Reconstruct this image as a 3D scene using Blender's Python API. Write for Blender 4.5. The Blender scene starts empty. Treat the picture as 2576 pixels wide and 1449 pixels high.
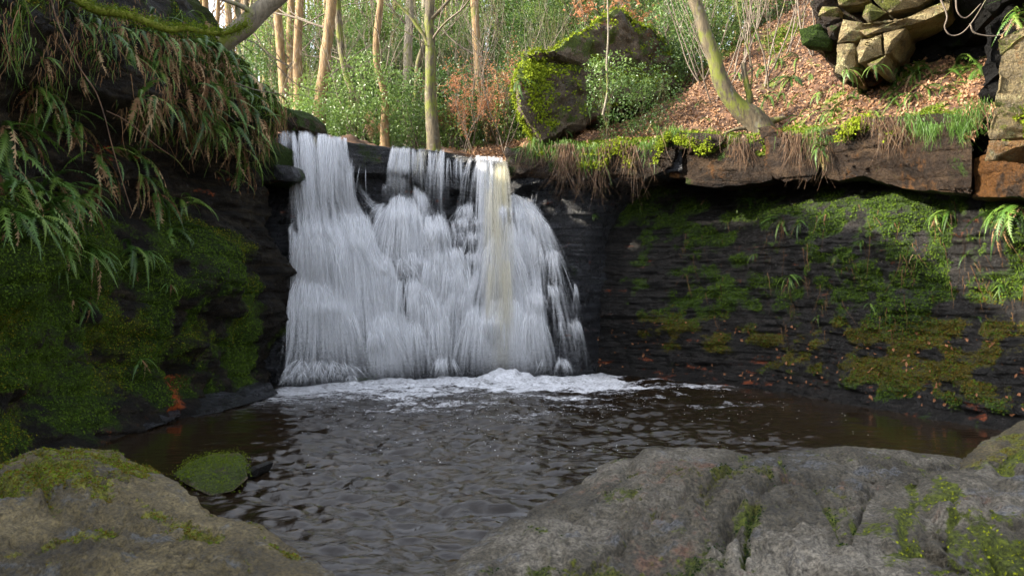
import bpy, math, random
import numpy as np
from mathutils import Vector, Matrix, Euler

SC = bpy.context.scene
COL = SC.collection
R = math.radians
random.seed(7)
RNG = np.random.default_rng(11)

# ------------------------------------------------------------ camera, world, sun, exposure
cam_d = bpy.data.cameras.new('camera')
cam_d.sensor_width = 36.0
cam_d.lens = 31.18
cam_d.clip_start = 0.05
cam_d.clip_end = 600
cam_d.dof.use_dof = True
cam_d.dof.focus_distance = 15.5
cam_d.dof.aperture_fstop = 12.0
cam = bpy.data.objects.new('camera', cam_d)
COL.objects.link(cam)
cam.location = (0, 0, 1.7)
cam.rotation_euler = (R(90), 0, 0)
SC.camera = cam

SUN_DIR = Vector((-0.86, -0.16, 0.47)).normalized()      # towards the sun
world = bpy.data.worlds.new('World')
SC.world = world
world.use_nodes = True
wn = world.node_tree.nodes
wn.clear()
w_out = wn.new('ShaderNodeOutputWorld')
w_bg = wn.new('ShaderNodeBackground')
w_sky = wn.new('ShaderNodeTexSky')
w_sky.sky_type = 'NISHITA'
w_sky.sun_disc = False
w_sky.sun_elevation = math.asin(SUN_DIR.z)
w_sky.sun_rotation = math.atan2(SUN_DIR.x, SUN_DIR.y)
w_sky.air_density = 1.0
w_sky.dust_density = 2.5
w_sky.ozone_density = 1.0
w_hs = wn.new('ShaderNodeHueSaturation')
w_hs.inputs['Saturation'].default_value = 0.36
w_hs.inputs['Value'].default_value = 1.0
w_bg.inputs['Strength'].default_value = 0.15
wl = world.node_tree.links
wl.new(w_sky.outputs[0], w_hs.inputs['Color'])
wl.new(w_hs.outputs[0], w_bg.inputs[0])
wl.new(w_bg.outputs[0], w_out.inputs[0])

sun_d = bpy.data.lights.new('sun', 'SUN')
sun_d.energy = 3.0
sun_d.angle = R(0.6)
sun_d.color = (1.0, 0.90, 0.74)
sun = bpy.data.objects.new('sun', sun_d)
COL.objects.link(sun)
sun.location = (-20, -4, 14)
sun.rotation_euler = (-SUN_DIR).to_track_quat('-Z', 'Y').to_euler()

SC.view_settings.view_transform = 'Standard'
SC.view_settings.look = 'None'
SC.view_settings.exposure = 2.38
SC.view_settings.gamma = 1.0
SC.view_settings.use_curve_mapping = False
SC.render.engine = 'CYCLES'
SC.cycles.max_bounces = 8
SC.cycles.diffuse_bounces = 4
SC.cycles.glossy_bounces = 3
SC.cycles.transmission_bounces = 4
SC.cycles.transparent_max_bounces = 80
SC.cycles.use_denoising = True
SC.cycles.sample_clamp_indirect = 4.0

# ------------------------------------------------------------ helpers
F = 2231.0
def P(px, py, Y):
    """photo pixel (2576 wide) at distance Y -> world point"""
    return Vector(((px - 1288.0) * Y / F, Y, 1.7 - (py - 724.5) * Y / F))

def sstep(a, b, x):
    t = np.clip((x - a) / (b - a), 0, 1)
    return t * t * (3 - 2 * t)

def _hash(ix, iy, iz, seed):
    with np.errstate(over='ignore'):
        h = (ix.astype(np.int64) * 374761393 + iy.astype(np.int64) * 668265263
             + iz.astype(np.int64) * 1274126177 + seed * 974634777) & 0xffffffff
        h = ((h ^ (h >> 13)) * 1274126177) & 0xffffffff
        h = h ^ (h >> 16)
        h = (h * 2246822519) & 0xffffffff
        h = h ^ (h >> 15)
    return (h & 0xffffff).astype(np.float64) / 0x7fffff - 1.0

def vnoise(x, y, z, seed=0):
    x, y, z = np.broadcast_arrays(np.asarray(x, float), np.asarray(y, float), np.asarray(z, float))
    ix, iy, iz = np.floor(x), np.floor(y), np.floor(z)
    fx, fy, fz = x - ix, y - iy, z - iz
    ux = fx * fx * fx * (fx * (fx * 6 - 15) + 10)
    uy = fy * fy * fy * (fy * (fy * 6 - 15) + 10)
    uz = fz * fz * fz * (fz * (fz * 6 - 15) + 10)
    r = 0
    for dx in (0, 1):
        wx = ux if dx else 1 - ux
        for dy in (0, 1):
            wy = uy if dy else 1 - uy
            for dz in (0, 1):
                wz = uz if dz else 1 - uz
                r = r + wx * wy * wz * _hash(ix + dx, iy + dy, iz + dz, seed)
    return r

def fbm(x, y, z, octv=4, seed=0, gain=0.5):
    a, s, r = 1.0, 1.0, 0.0
    x = np.asarray(x, float); y = np.asarray(y, float); z = np.asarray(z, float)
    for i in range(octv):
        r = r + a * vnoise(x * s, y * s, z * s, seed + i * 7)
        a *= gain; s *= 2.03
    return r

def strata(s, z, h, f, seed, warp=0.5):
    """bedding: each layer of thickness h has its own outline along s"""
    zz = z / h + warp * vnoise(s * 0.5, z * 0.3, 0.0, seed + 3)
    k = np.floor(zz)
    fr = zz - k
    e = np.minimum(fr, 1 - fr) * 2
    v = 0.65 * vnoise(s * f, k * 13.37, 0.5, seed) + 0.35 * vnoise(s * f * 3.7, k * 7.7, 0.5, seed + 1)
    return v - 0.25 * (1 - sstep(0, 0.35, e))

def mesh_np(name, verts, faces, mat=None, smooth=True, attrs=None, uv=None):
    """verts (n,3), faces (m,k) with constant k"""
    verts = np.asarray(verts, np.float32); faces = np.asarray(faces, np.int32)
    me = bpy.data.meshes.new(name)
    n, (m, k) = len(verts), faces.shape
    me.vertices.add(n); me.vertices.foreach_set('co', verts.ravel())
    me.loops.add(m * k); me.loops.foreach_set('vertex_index', faces.ravel())
    me.polygons.add(m); me.polygons.foreach_set('loop_start', np.arange(0, m * k, k, dtype=np.int32))
    try: me.polygons.foreach_set('loop_total', np.full(m, k, np.int32))
    except Exception: pass
    me.update(calc_edges=True)
    me.polygons.foreach_set('use_smooth', np.full(m, bool(smooth)))
    if attrs:
        for an, arr in attrs.items():
            a = me.attributes.new(an, 'FLOAT', 'POINT')
            a.data.foreach_set('value', np.asarray(arr, np.float32).ravel())
    if mat is not None:
        for mm in (mat if isinstance(mat, (list, tuple)) else [mat]): me.materials.append(mm)
    return me

def grid_faces(nu, nv):
    i = np.arange(nu - 1)[:, None]; j = np.arange(nv - 1)[None, :]
    a = (i * nv + j).ravel()
    return np.stack([a, a + nv, a + nv + 1, a + 1], 1)

def add(name, me, parent=None, loc=None, rot=None, scale=None):
    o = bpy.data.objects.new(name, me)
    COL.objects.link(o)
    if parent is not None: o.parent = parent
    if loc is not None: o.location = loc
    if rot is not None: o.rotation_euler = rot
    if scale is not None: o.scale = (scale,) * 3 if isinstance(scale, (int, float)) else scale
    return o

def tag(o, label=None, cat=None, group=None, kind=None):
    if label: o['label'] = label
    if cat: o['category'] = cat
    if group: o['group'] = group
    if kind: o['kind'] = kind
    return o

def catmull(pts, n):
    pts = np.asarray(pts, float)
    p = np.vstack([2 * pts[0] - pts[1], pts, 2 * pts[-1] - pts[-2]])
    d = np.r_[0, np.cumsum(np.linalg.norm(np.diff(pts, axis=0), axis=1))]
    s = np.linspace(0, d[-1], n)
    k = np.clip(np.searchsorted(d, s, side='right') - 1, 0, len(pts) - 2)
    t = ((s - d[k]) / (d[k + 1] - d[k]))[:, None]
    p0, p1, p2, p3 = p[k], p[k + 1], p[k + 2], p[k + 3]
    return 0.5 * (2 * p1 + (-p0 + p2) * t + (2 * p0 - 5 * p1 + 4 * p2 - p3) * t ** 2 + (-p0 + 3 * p1 - 3 * p2 + p3) * t ** 3), s

# ------------------------------------------------------------ materials
class M:
    def __init__(s, name):
        s.m = bpy.data.materials.new(name); s.m.use_nodes = True
        s.nt = s.m.node_tree; s.nt.nodes.clear()
        s.out = s.nt.nodes.new('ShaderNodeOutputMaterial')
        s.b = s.nt.nodes.new('ShaderNodeBsdfPrincipled')
        s.L(s.b.outputs[0], s.out.inputs[0])
    def n(s, t, **kw):
        x = s.nt.nodes.new(t)
        for k, v in kw.items(): setattr(x, k, v)
        return x
    def L(s, a, b): s.nt.links.new(a, b)
    def set(s, sock, v):
        if hasattr(v, 'is_output') or isinstance(v, bpy.types.NodeSocket): s.L(v, sock)
        else: sock.default_value = v
    def coord(s, scale=(1, 1, 1), rot=(0, 0, 0), kind='Object'):
        tc = s.n('ShaderNodeTexCoord'); mp = s.n('ShaderNodeMapping')
        s.L(tc.outputs[kind], mp.inputs[0]); mp.inputs['Scale'].default_value = scale; mp.inputs['Rotation'].default_value = rot
        return mp.outputs[0]
    def noise(s, vec, scale, detail=5, rough=0.55, dist=0.0):
        x = s.n('ShaderNodeTexNoise'); s.L(vec, x.inputs['Vector'])
        x.inputs['Scale'].default_value = scale; x.inputs['Detail'].default_value = detail
        x.inputs['Roughness'].default_value = rough; x.inputs['Distortion'].default_value = dist
        return x.outputs['Fac']
    def ramp(s, fac, stops, interp='LINEAR'):
        x = s.n('ShaderNodeValToRGB'); s.L(fac, x.inputs[0]); cr = x.color_ramp; cr.interpolation = interp
        while len(cr.elements) < len(stops): cr.elements.new(0.5)
        for e, (p, c) in zip(cr.elements, stops):
            e.position = p; e.color = (c, c, c, 1) if isinstance(c, (int, float)) else (*c, 1)
        return x.outputs[0]
    def mix(s, fac, a, b):
        x = s.n('ShaderNodeMix', data_type='RGBA'); s.set(x.inputs[0], fac)
        for sock, v in ((x.inputs[6], a), (x.inputs[7], b)):
            if isinstance(v, tuple): sock.default_value = (*v, 1)
            else: s.L(v, sock)
        return x.outputs[2]
    def math(s, op, a, b=0.0, c=None, clamp=False):
        x = s.n('ShaderNodeMath', operation=op, use_clamp=clamp); s.set(x.inputs[0], a); s.set(x.inputs[1], b)
        if c is not None: s.set(x.inputs[2], c)
        return x.outputs[0]
    def attr(s, name):
        return s.n('ShaderNodeAttribute', attribute_name=name).outputs['Fac']
    def rnd(s):
        return s.n('ShaderNodeObjectInfo').outputs['Random']
    def bump(s, h, strength, dist, prev=None):
        x = s.n('ShaderNodeBump'); s.L(h, x.inputs['Height']); x.inputs['Strength'].default_value = strength
        x.inputs['Distance'].default_value = dist
        if prev is not None: s.L(prev, x.inputs['Normal'])
        return x.outputs[0]
    def fin(s, color=None, rough=None, normal=None, **kw):
        if color is not None:
            s.set(s.b.inputs['Base Color'], (*color, 1) if isinstance(color, tuple) else color)
        if rough is not None: s.set(s.b.inputs['Roughness'], rough)
        if normal is not None: s.L(normal, s.b.inputs['Normal'])
        for k, v in kw.items(): s.set(s.b.inputs[k.replace('_', ' ')], v)
        return s.m

def rock_mat(name, dark, mid, light, moss_a, moss_b, layer=14.0, wet=0.3, bump=1.0, tilt=0.0, moss_bias=0.0, rust=(0.30, 0.07, 0.02), fine=30.0, lich=None, spec=0.5, nms=7.0):
    m = M(name)
    c = m.coord(); cs = m.coord((1.6, 1.6, layer), (0, tilt, 0))
    big = m.noise(c, 1.1, 6); ns = m.noise(cs, 1.0, 8, 0.62, 0.3); nf = m.noise(c, fine, 6, 0.65)
    nm = m.noise(c, nms, 8, 0.72)
    base = m.ramp(m.math('ADD', m.math('MULTIPLY', ns, 0.6), m.math('MULTIPLY', nm, 0.4)),
                  [(0.38, dark), (0.50, mid), (0.62, light)])
    base = m.mix(m.ramp(big, [(0.35, 0.0), (0.7, 0.55)]), base, tuple(x * 0.6 for x in mid))
    if lich is not None:
        lf = m.ramp(m.noise(c, 4.5, 7, 0.72), [(0.56, 0.0), (0.63, 0.7)])
        base = m.mix(lf, base, lich)
    rf = m.ramp(m.math('ADD', m.attr('rust'), m.math('MULTIPLY', m.math('SUBTRACT', nm, 0.5), 1.4)), [(0.45, 0.0), (0.62, 1.0)])
    base = m.mix(rf, base, m.mix(nf, tuple(x * 0.35 for x in rust), rust))
    mf = m.math('ADD', m.attr('moss'), m.math('MULTIPLY', m.math('SUBTRACT', m.math('ADD', nm, nf), 1.0), 0.9))
    mf = m.ramp(m.math('ADD', mf, moss_bias), [(0.42, 0.0), (0.56, 1.0)])
    mc = m.mix(m.ramp(m.math('ADD', m.math('MULTIPLY', nf, 0.5), m.math('MULTIPLY', big, 0.5)), [(0.36, 0.0), (0.62, 1.0)]), moss_a, moss_b)
    mc = m.mix(m.ramp(m.attr('ochre'), [(0.2, 0.0), (0.9, 0.75)]), mc, (0.095, 0.068, 0.008))
    col = m.mix(mf, base, mc)
    rr = m.mix(mf, m.ramp(nm, [(0.35, wet), (0.65, wet + 0.3)]), (0.95, 0.95, 0.95))
    sp_ = m.ramp(m.noise(c, 75.0, 3, 0.7), [(0.38, 0.4), (0.62, 1.5)])
    mul = m.n('ShaderNodeMix', data_type='RGBA', blend_type='MULTIPLY'); mul.inputs[0].default_value = 0.85
    m.L(col, mul.inputs[6]); m.L(sp_, mul.inputs[7]); col = mul.outputs[2]
    nb = m.bump(ns, 0.8 * bump, 0.10)
    nb = m.bump(nm, 0.8 * bump, 0.08, nb)
    nb = m.bump(nf, 1.0 * bump, 0.07, nb)
    return m.fin(col, rr, nb, Specular_IOR_Level=spec)

MOSS_A, MOSS_B = (0.004, 0.010, 0.002), (0.036, 0.068, 0.007)
mat_shale = rock_mat('shale_rock', (0.002, 0.002, 0.002), (0.007, 0.0058, 0.005), (0.032, 0.026, 0.023), MOSS_A, MOSS_B, 16, 0.34, spec=0.4)
mat_left = rock_mat('mossy_cliff_rock', (0.002, 0.002, 0.002), (0.007, 0.0055, 0.004), (0.03, 0.025, 0.016), MOSS_A, (0.028, 0.050, 0.006), 9, 0.6, spec=0.2)
mat_fallrock = rock_mat('wet_fall_rock', (0.003, 0.003, 0.004), (0.014, 0.015, 0.019), (0.062, 0.065, 0.078), MOSS_A, MOSS_B, 16, 0.17, spec=0.55)
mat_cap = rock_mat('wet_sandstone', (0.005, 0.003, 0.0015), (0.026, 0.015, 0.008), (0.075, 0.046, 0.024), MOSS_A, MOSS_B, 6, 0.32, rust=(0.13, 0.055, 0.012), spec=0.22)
mat_recess_shade = rock_mat('shade_painted_rock', (0.001, 0.001, 0.001), (0.004, 0.0035, 0.003), (0.014, 0.013, 0.011), MOSS_A, (0.012, 0.02, 0.004), 7, 0.6, spec=0.15)  # near-black base colour paints the deep shade of the recess and roof
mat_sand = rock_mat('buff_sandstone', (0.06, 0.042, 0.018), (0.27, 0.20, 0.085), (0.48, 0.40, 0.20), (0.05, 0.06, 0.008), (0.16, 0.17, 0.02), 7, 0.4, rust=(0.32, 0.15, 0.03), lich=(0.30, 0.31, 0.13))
mat_boulder = rock_mat('gritstone_boulder', (0.022, 0.017, 0.009), (0.125, 0.106, 0.072), (0.37, 0.33, 0.265), (0.020, 0.030, 0.004), (0.15, 0.18, 0.012), 1.2, 0.55, nms=13.0, bump=1.0, fine=45, rust=(0.25, 0.14, 0.09), lich=(0.16, 0.17, 0.19))
mat_boulder2 = rock_mat('olive_boulder', (0.024, 0.017, 0.007), (0.118, 0.089, 0.035), (0.26, 0.205, 0.10), (0.045, 0.050, 0.006), (0.20, 0.20, 0.012), 1.2, 0.6, nms=12.0, bump=0.8, fine=40, rust=(0.20, 0.12, 0.03), lich=(0.10, 0.11, 0.12))
mat_mossrock = rock_mat('moss_covered_rock', (0.03, 0.02, 0.010), (0.10, 0.07, 0.038), (0.21, 0.165, 0.115), (0.020, 0.032, 0.003), (0.10, 0.14, 0.008), 3, 0.6, lich=(0.13, 0.115, 0.09))

def leafmat(name, cols, rough=0.5, spec=0.5, trans=0.0, var=0.25):
    m = M(name)
    c = m.coord(kind='Object')
    f = m.math('ADD', m.math('MULTIPLY', m.rnd(), 0.55), m.math('MULTIPLY', m.noise(c, 9.0, 3), 0.45))
    n = len(cols)
    col = m.ramp(f, [(0.22 + 0.5 * i / max(1, n - 1), cc) for i, cc in enumerate(cols)])
    m.fin(col, rough, **{'Specular_IOR_Level': spec})
    if trans > 0:
        t = m.n('ShaderNodeBsdfTranslucent'); m.L(col, t.inputs[0])
        mx = m.n('ShaderNodeMixShader'); mx.inputs[0].default_value = trans
        m.L(m.b.outputs[0], mx.inputs[1]); m.L(t.outputs[0], mx.inputs[2]); m.L(mx.outputs[0], m.out.inputs[0])
    return m.m

mat_frond = leafmat('fern_green', [(0.025, 0.062, 0.010), (0.065, 0.145, 0.020), (0.14, 0.22, 0.035)], 0.45, 0.4, 0.25)
mat_dead = leafmat('fern_dead_brown', [(0.07, 0.033, 0.014), (0.20, 0.115, 0.055), (0.38, 0.27, 0.15)], 0.8, 0.2, 0.15)
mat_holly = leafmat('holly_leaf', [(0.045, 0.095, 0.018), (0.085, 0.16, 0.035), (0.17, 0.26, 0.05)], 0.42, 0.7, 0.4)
mat_holly_hazed = leafmat('hazed_holly_leaf', [(0.07, 0.13, 0.02), (0.14, 0.22, 0.035), (0.26, 0.35, 0.06)], 0.5, 0.5, 0.5)  # lighter, yellower holly copy; distance haze and sun glow painted into the colour
mat_litter = leafmat('fallen_leaf', [(0.09, 0.045, 0.02), (0.27, 0.145, 0.07), (0.46, 0.32, 0.20)], 0.6, 0.4, 0.1)
mat_copper = leafmat('copper_leaf', [(0.30, 0.13, 0.06), (0.48, 0.24, 0.12), (0.58, 0.36, 0.22)], 0.6, 0.3, 0.4)
mat_mosstuft = leafmat('moss_tuft', [(0.010, 0.026, 0.003), (0.042, 0.082, 0.007), (0.13, 0.19, 0.014)], 0.85, 0.2, 0.2)
mat_mossbright = leafmat('bright_moss', [(0.06, 0.095, 0.005), (0.15, 0.20, 0.008), (0.25, 0.28, 0.012)], 0.85, 0.2, 0.2)
mat_ochretuft = leafmat('ochre_moss', [(0.06, 0.045, 0.004), (0.12, 0.085, 0.008), (0.16, 0.15, 0.010)], 0.85, 0.2, 0.2)

def bark(name, a, b, mossamt, moss=(0.10, 0.115, 0.008), vs=3.0):
    m = M(name)
    c = m.coord((1, 1, 0.22)); c2 = m.coord()
    n1 = m.noise(c, 22, 7, 0.65); n2 = m.noise(c2, 2.2, 5, 0.6)
    col = m.mix(m.ramp(n1, [(0.35, 0.0), (0.65, 1.0)]), a, b)
    col = m.mix(m.ramp(m.noise(c2, 9, 5), [(0.55, 0.0), (0.7, 0.5)]), col, (0.20, 0.20, 0.16))
    mf = m.ramp(m.math('ADD', n2, m.math('MULTIPLY', m.math('SUBTRACT', n1, 0.5), 0.5)), [(0.62 - mossamt * 0.35, 0.0), (0.74 - mossamt * 0.35, 1.0)])
    col = m.mix(mf, col, moss)
    return m.fin(col, 0.85, m.bump(n1, 0.7, 0.02))
mat_bark_o = bark('orange_brown_bark', (0.10, 0.058, 0.024), (0.27, 0.170, 0.072), 0.15)
mat_bark_m = bark('mossy_bark', (0.035, 0.027, 0.015), (0.13, 0.10, 0.055), 0.40)
mat_bark_g = bark('pale_grey_bark', (0.10, 0.085, 0.06), (0.26, 0.22, 0.16), 0.3)
mat_bark_mm = bark('thick_moss_bark', (0.05, 0.055, 0.01), (0.13, 0.14, 0.015), 1.2, (0.13, 0.145, 0.008))
mat_twig = bark('twig_bark', (0.07, 0.05, 0.035), (0.20, 0.16, 0.12), 0.1)
mat_root = bark('root_fibre', (0.035, 0.018, 0.008), (0.14, 0.075, 0.035), 0.0)

m = M('forest_soil')
c = m.coord()
nn = m.noise(c, 5, 8, 0.7); n3 = m.noise(c, 42, 4, 0.6)
col = m.ramp(nn, [(0.3, (0.018, 0.010, 0.006)), (0.5, (0.07, 0.034, 0.016)), (0.7, (0.15, 0.07, 0.035))])
mf = m.ramp(m.math('ADD', m.attr('moss'), m.math('MULTIPLY', m.math('SUBTRACT', nn, 0.5), 1.2)), [(0.45, 0.0), (0.6, 1.0)])
col = m.mix(mf, col, m.mix(n3, (0.03, 0.05, 0.004), (0.14, 0.17, 0.012)))
mat_soil = m.fin(col, 0.9, m.bump(n3, 0.8, 0.03, m.bump(nn, 0.6, 0.05)))

# ------------------------------------------------------------ large structure
def normals_grid(V):
    du = np.gradient(V, axis=0); dv = np.gradient(V, axis=1)
    n = np.cross(du, dv); l = np.linalg.norm(n, axis=2, keepdims=True); l[l == 0] = 1
    return n / l

SURF = []   # surfaces for scattering small growth

def wall(name, ctrl, zs, off_fn, attr_fn, ns, mat, label=None):
    C, s = catmull(ctrl, ns)
    T = np.gradient(C, axis=0); T /= np.linalg.norm(T, axis=1, keepdims=True)
    Nn = np.stack([T[:, 1], -T[:, 0]], 1)
    k = 9; ker = np.ones(2 * k + 1) / (2 * k + 1)
    for a in (0, 1): Nn[:, a] = np.convolve(np.pad(Nn[:, a], k, mode='edge'), ker, mode='valid')
    Nn /= np.linalg.norm(Nn, axis=1, keepdims=True)
    S, Z = np.meshgrid(s, zs, indexing='ij')
    X0 = C[:, 0][:, None] + 0 * Z; Y0 = C[:, 1][:, None] + 0 * Z
    at = attr_fn(S, Z, X0, Y0)
    off, zz = off_fn(S, Z, X0, Y0, at)
    V = np.stack([X0 + Nn[:, 0][:, None] * off, Y0 + Nn[:, 1][:, None] * off, zz], 2)
    me = mesh_np(name, V.reshape(-1, 3), grid_faces(len(s), len(zs)), mat, True, {k_: v for k_, v in at.items()})
    o = tag(add(name, me), kind='structure', label=label)
    n3 = normals_grid(V)
    ref = np.stack([Nn[:, 0][:, None] + 0 * Z, Nn[:, 1][:, None] + 0 * Z, 0.3 + 0 * Z], 2)
    if (n3 * ref).sum() < 0: n3 = -n3
    SURF.append((name, V, n3, at))
    return o, V, n3, at

# ---- left cliff
def left_attr(S, Z, X, Y):
    big = fbm(S * 0.7, Z * 0.8, 0.2, 4, 21)
    fine = fbm(S * 3.0, Z * 3.5, 0.7, 3, 22)
    moss = 0.56 * sstep(3.2, 2.3, Z) + 0.14 + 0.45 * big + 0.35 * fine
    moss = moss - 0.95 * sstep(14.05, 15.0, Y) * sstep(4.2, 3.2, Z) - 0.5 * sstep(0.22, 0.0, Z) - 0.35 * sstep(7.4, 6.2, Y) * sstep(1.4, 2.2, Z)
    moss = moss + 0.35 * sstep(4.2, 5.0, Z)
    moss = moss - 0.45 * sstep(2.5, 2.9, Z) * sstep(4.1, 3.7, Z)
    rust = 0.85 * np.exp(-(((Y - 11.9) / 0.45) ** 2 + ((Z - 0.28 - 0.25 * (Y - 11.9)) / 0.13) ** 2)) + 0.22 * sstep(0.7, 0.15, Z) * sstep(13.5, 12.5, Y) \
        + 0.35 * np.exp(-(((Y - 9.4) / 0.5) ** 2 + ((Z - 0.55) / 0.2) ** 2)) + 0.25 * sstep(2.4, 3.2, Z) * sstep(4.2, 3.6, Z)
    rust = rust + 0.18 * fbm(S * 1.5, Z * 6, 0.1, 3, 25)
    ochre = np.clip(0.9 * sstep(9.0, 7.5, Y) * sstep(1.6, 0.4, Z) + 0.3 * sstep(0.2, 0.7, fbm(S, Z, 3.3, 3, 29)), 0, 1)
    return {'moss': np.clip(moss, 0, 1.2), 'rust': np.clip(rust, 0, 1), 'ochre': ochre}
LZ = np.r_[np.linspace(-0.4, 5.2, 290), np.linspace(5.26, 9.6, 60)]
def left_off(S, Z, X, Y, at):
    prof = np.interp(Z, [-0.4, 0.0, 0.12, 0.5, 1.4, 2.2, 2.6, 3.0, 3.5, 3.75, 3.95, 4.3, 4.8, 5.5, 7.0, 8.5, 9.6],
                        [0.55, 0.42, 0.26, 0.05, 0.10, 0.0, -0.22, -0.50, -0.55, -0.25, 0.22, 0.30, 0.12, -0.30, -1.15, -2.0, -4.5])
    crest = np.interp(Y, [0, 4, 7.0, 9.0, 12, 14, 16, 18], [9.2, 9.0, 8.8, 9.9, 10.4, 9.2, 8.8, 8.4])
    zout = np.where(Z > 5.2, 5.2 + (Z - 5.2) * (crest - 5.2) / 4.4, Z)
    amt = sstep(15.2, 13.6, Y)
    prof = np.where(Z < 4.4, prof * (0.35 + 0.65 * amt), prof)
    off = prof + 0.26 * fbm(S * 0.55, Z * 0.75, 0.0, 3, 31) * sstep(-0.2, 0.6, Z)
    off = off + 0.15 * fbm(S * 1.8, Z * 2.2, 0.5, 4, 32)
    dipz = Z + 0.10 * (Y - 10)
    off = off + (0.15 * strata(S, dipz, 0.42, 0.9, 33) + 0.05 * strata(S, dipz, 0.14, 2.2, 34) + 0.022 * strata(S, dipz, 0.05, 4.5, 35))
    # second tier bulge above the pool's left side (photo px 330-520)
    off = off + 0.50 * np.exp(-(((Y - 11.4) / 1.2) ** 2 + ((Z - 3.25) / 0.28) ** 2))
    off = off + 0.45 * np.exp(-(((Y - 12.8) / 0.9) ** 2 + ((Z - 1.9) / 0.55) ** 2))
    off = off + 0.40 * np.exp(-(((Y - 8.3) / 0.8) ** 2 + ((Z - 1.9) / 0.45) ** 2))
    off = off + 0.035 * at['moss'] * (fbm(S * 9, Z * 9, 0.2, 3, 36) + 0.6)
    off = off - 0.5 * sstep(14.6, 15.6, Y) * sstep(4.5, 5.2, Z)
    return off, zout
o_left, LV, LN, LA = wall('cliff_left', [(-7.2, -4), (-5.6, 1), (-5.15, 4), (-4.95, 6.5), (-4.9, 8.5), (-4.85, 10.5), (-4.7, 12.2), (-4.45, 13.8), (-4.22, 15.0), (-4.35, 15.8), (-4.9, 16.8), (-6.5, 18.0), (-9, 19.0)],
     LZ, left_off, left_attr, 620, mat_left)

# ---- right shale wall under the overhang
def right_attr(S, Z, X, Y):
    big = fbm(S * 0.8, Z * 0.9, 1.2, 4, 41); fine = fbm(S * 3.2, Z * 5.0, 0.7, 4, 42)
    moss = 0.33 + 0.30 * big + 0.62 * fine + 0.30 * sstep(3.0, 6.0, X)
    moss = moss - 0.9 * sstep(3.0, 1.6, X) * sstep(2.9, 1.0, Z) - 0.6 * sstep(0.30, 0.05, Z) + 0.15 * sstep(2.4, 2.9, Z)
    moss = moss - 0.10 * sstep(0.9, 0.4, Z) - 0.25 * sstep(3.2, 3.5, Z)
    rust = 0.10 + 0.3 * fbm(S * 2.2, Z * 12, 0.1, 4, 43) + 0.10 * sstep(0.9, 0.3, Z)
    ochre = np.clip(0.75 * sstep(1.5, 0.9, Z + 0.3 * big) * sstep(0.1, 0.5, Z), 0, 1)
    return {'moss': np.clip(moss, 0, 1.2), 'rust': np.clip(rust, 0, 1), 'ochre': ochre}
def right_off(S, Z, X, Y, at):
    prof = np.interp(Z, [-0.4, 0.0, 0.15, 0.6, 1.5, 2.4, 3.0, 3.3, 3.9], [0.75, 0.45, 0.25, 0.10, 0.05, -0.02, -0.20, -0.5, -0.8])
    off = prof + 0.16 * fbm(S * 0.6, Z * 0.7, 0.0, 3, 51) + 0.06 * fbm(S * 2.2, Z * 2.4, 0.5, 3, 52)
    zt = Z + 0.02 * S + 0.05 * np.sin(S * 0.9)
    off = off + 0.075 * strata(S, zt, 0.30, 1.3, 53) + 0.07 * strata(S, zt, 0.12, 2.6, 54) + 0.045 * strata(S, zt, 0.055, 5.0, 55)
    off = off + 0.045 * at['moss'] * (fbm(S * 7, Z * 8, 0.2, 3, 56) + 0.5)
    return off, Z
RCTRL = [(0.6, 17.9), (1.4, 17.6), (2.2, 17.15), (3.1, 16.5), (3.95, 15.75), (4.55, 14.8), (5.05, 13.6), (5.6, 12.3), (6.1, 11.2), (6.8, 9.6), (7.6, 7.0), (8.4, 4), (9.5, 0), (11, -4)]
o_right, RV, RN, RA = wall('cliff_right', RCTRL, np.linspace(-0.4, 3.95, 230), right_off, right_attr, 640, mat_shale)

# ---- rock behind the falls: front face depth yr(x, z)
LIPC = np.array([(-9, 18.3, 4.6), (-6.5, 17.0, 4.55), (-5.0, 16.2, 4.5), (-4.22, 16.0, 4.50), (-3.65, 16.1, 4.50), (-3.05, 16.3, 4.40), (-2.16, 16.7, 4.34), (-1.27, 16.9, 4.31), (-0.6, 17.0, 4.17), (-0.14, 17.1, 4.16),
                 (0.25, 17.05, 4.38), (0.84, 16.8, 4.42), (1.7, 16.4, 4.40), (2.9, 15.7, 4.38), (4.2, 14.6, 4.25), (5.1, 12.8, 4.10), (5.7, 11.0, 3.88), (6.1, 9.3, 3.9), (6.9, 6.0, 4.0), (8, 2, 4.2), (9.5, -3, 4.4)])
def ylip(x): return np.interp(x, LIPC[:15, 0], LIPC[:15, 1])
def zlip(x): return np.interp(x, LIPC[:15, 0], LIPC[:15, 2])
def lip_at_px(px):
    C, s = catmull(LIPC, 800)
    pp = 1288 + F * C[:, 0] / np.maximum(C[:, 1], 0.5)
    ok = C[:, 1] > 5
    i = np.argmin(np.where(ok, np.abs(pp - px), 1e9))
    return C[i]
def ybase(x): return np.interp(x, [-4.6, -3.8, -2.1, -0.2, 1.7, 2.6], [14.95, 15.05, 15.85, 16.35, 16.75, 16.9])
DOMES = []
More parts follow.
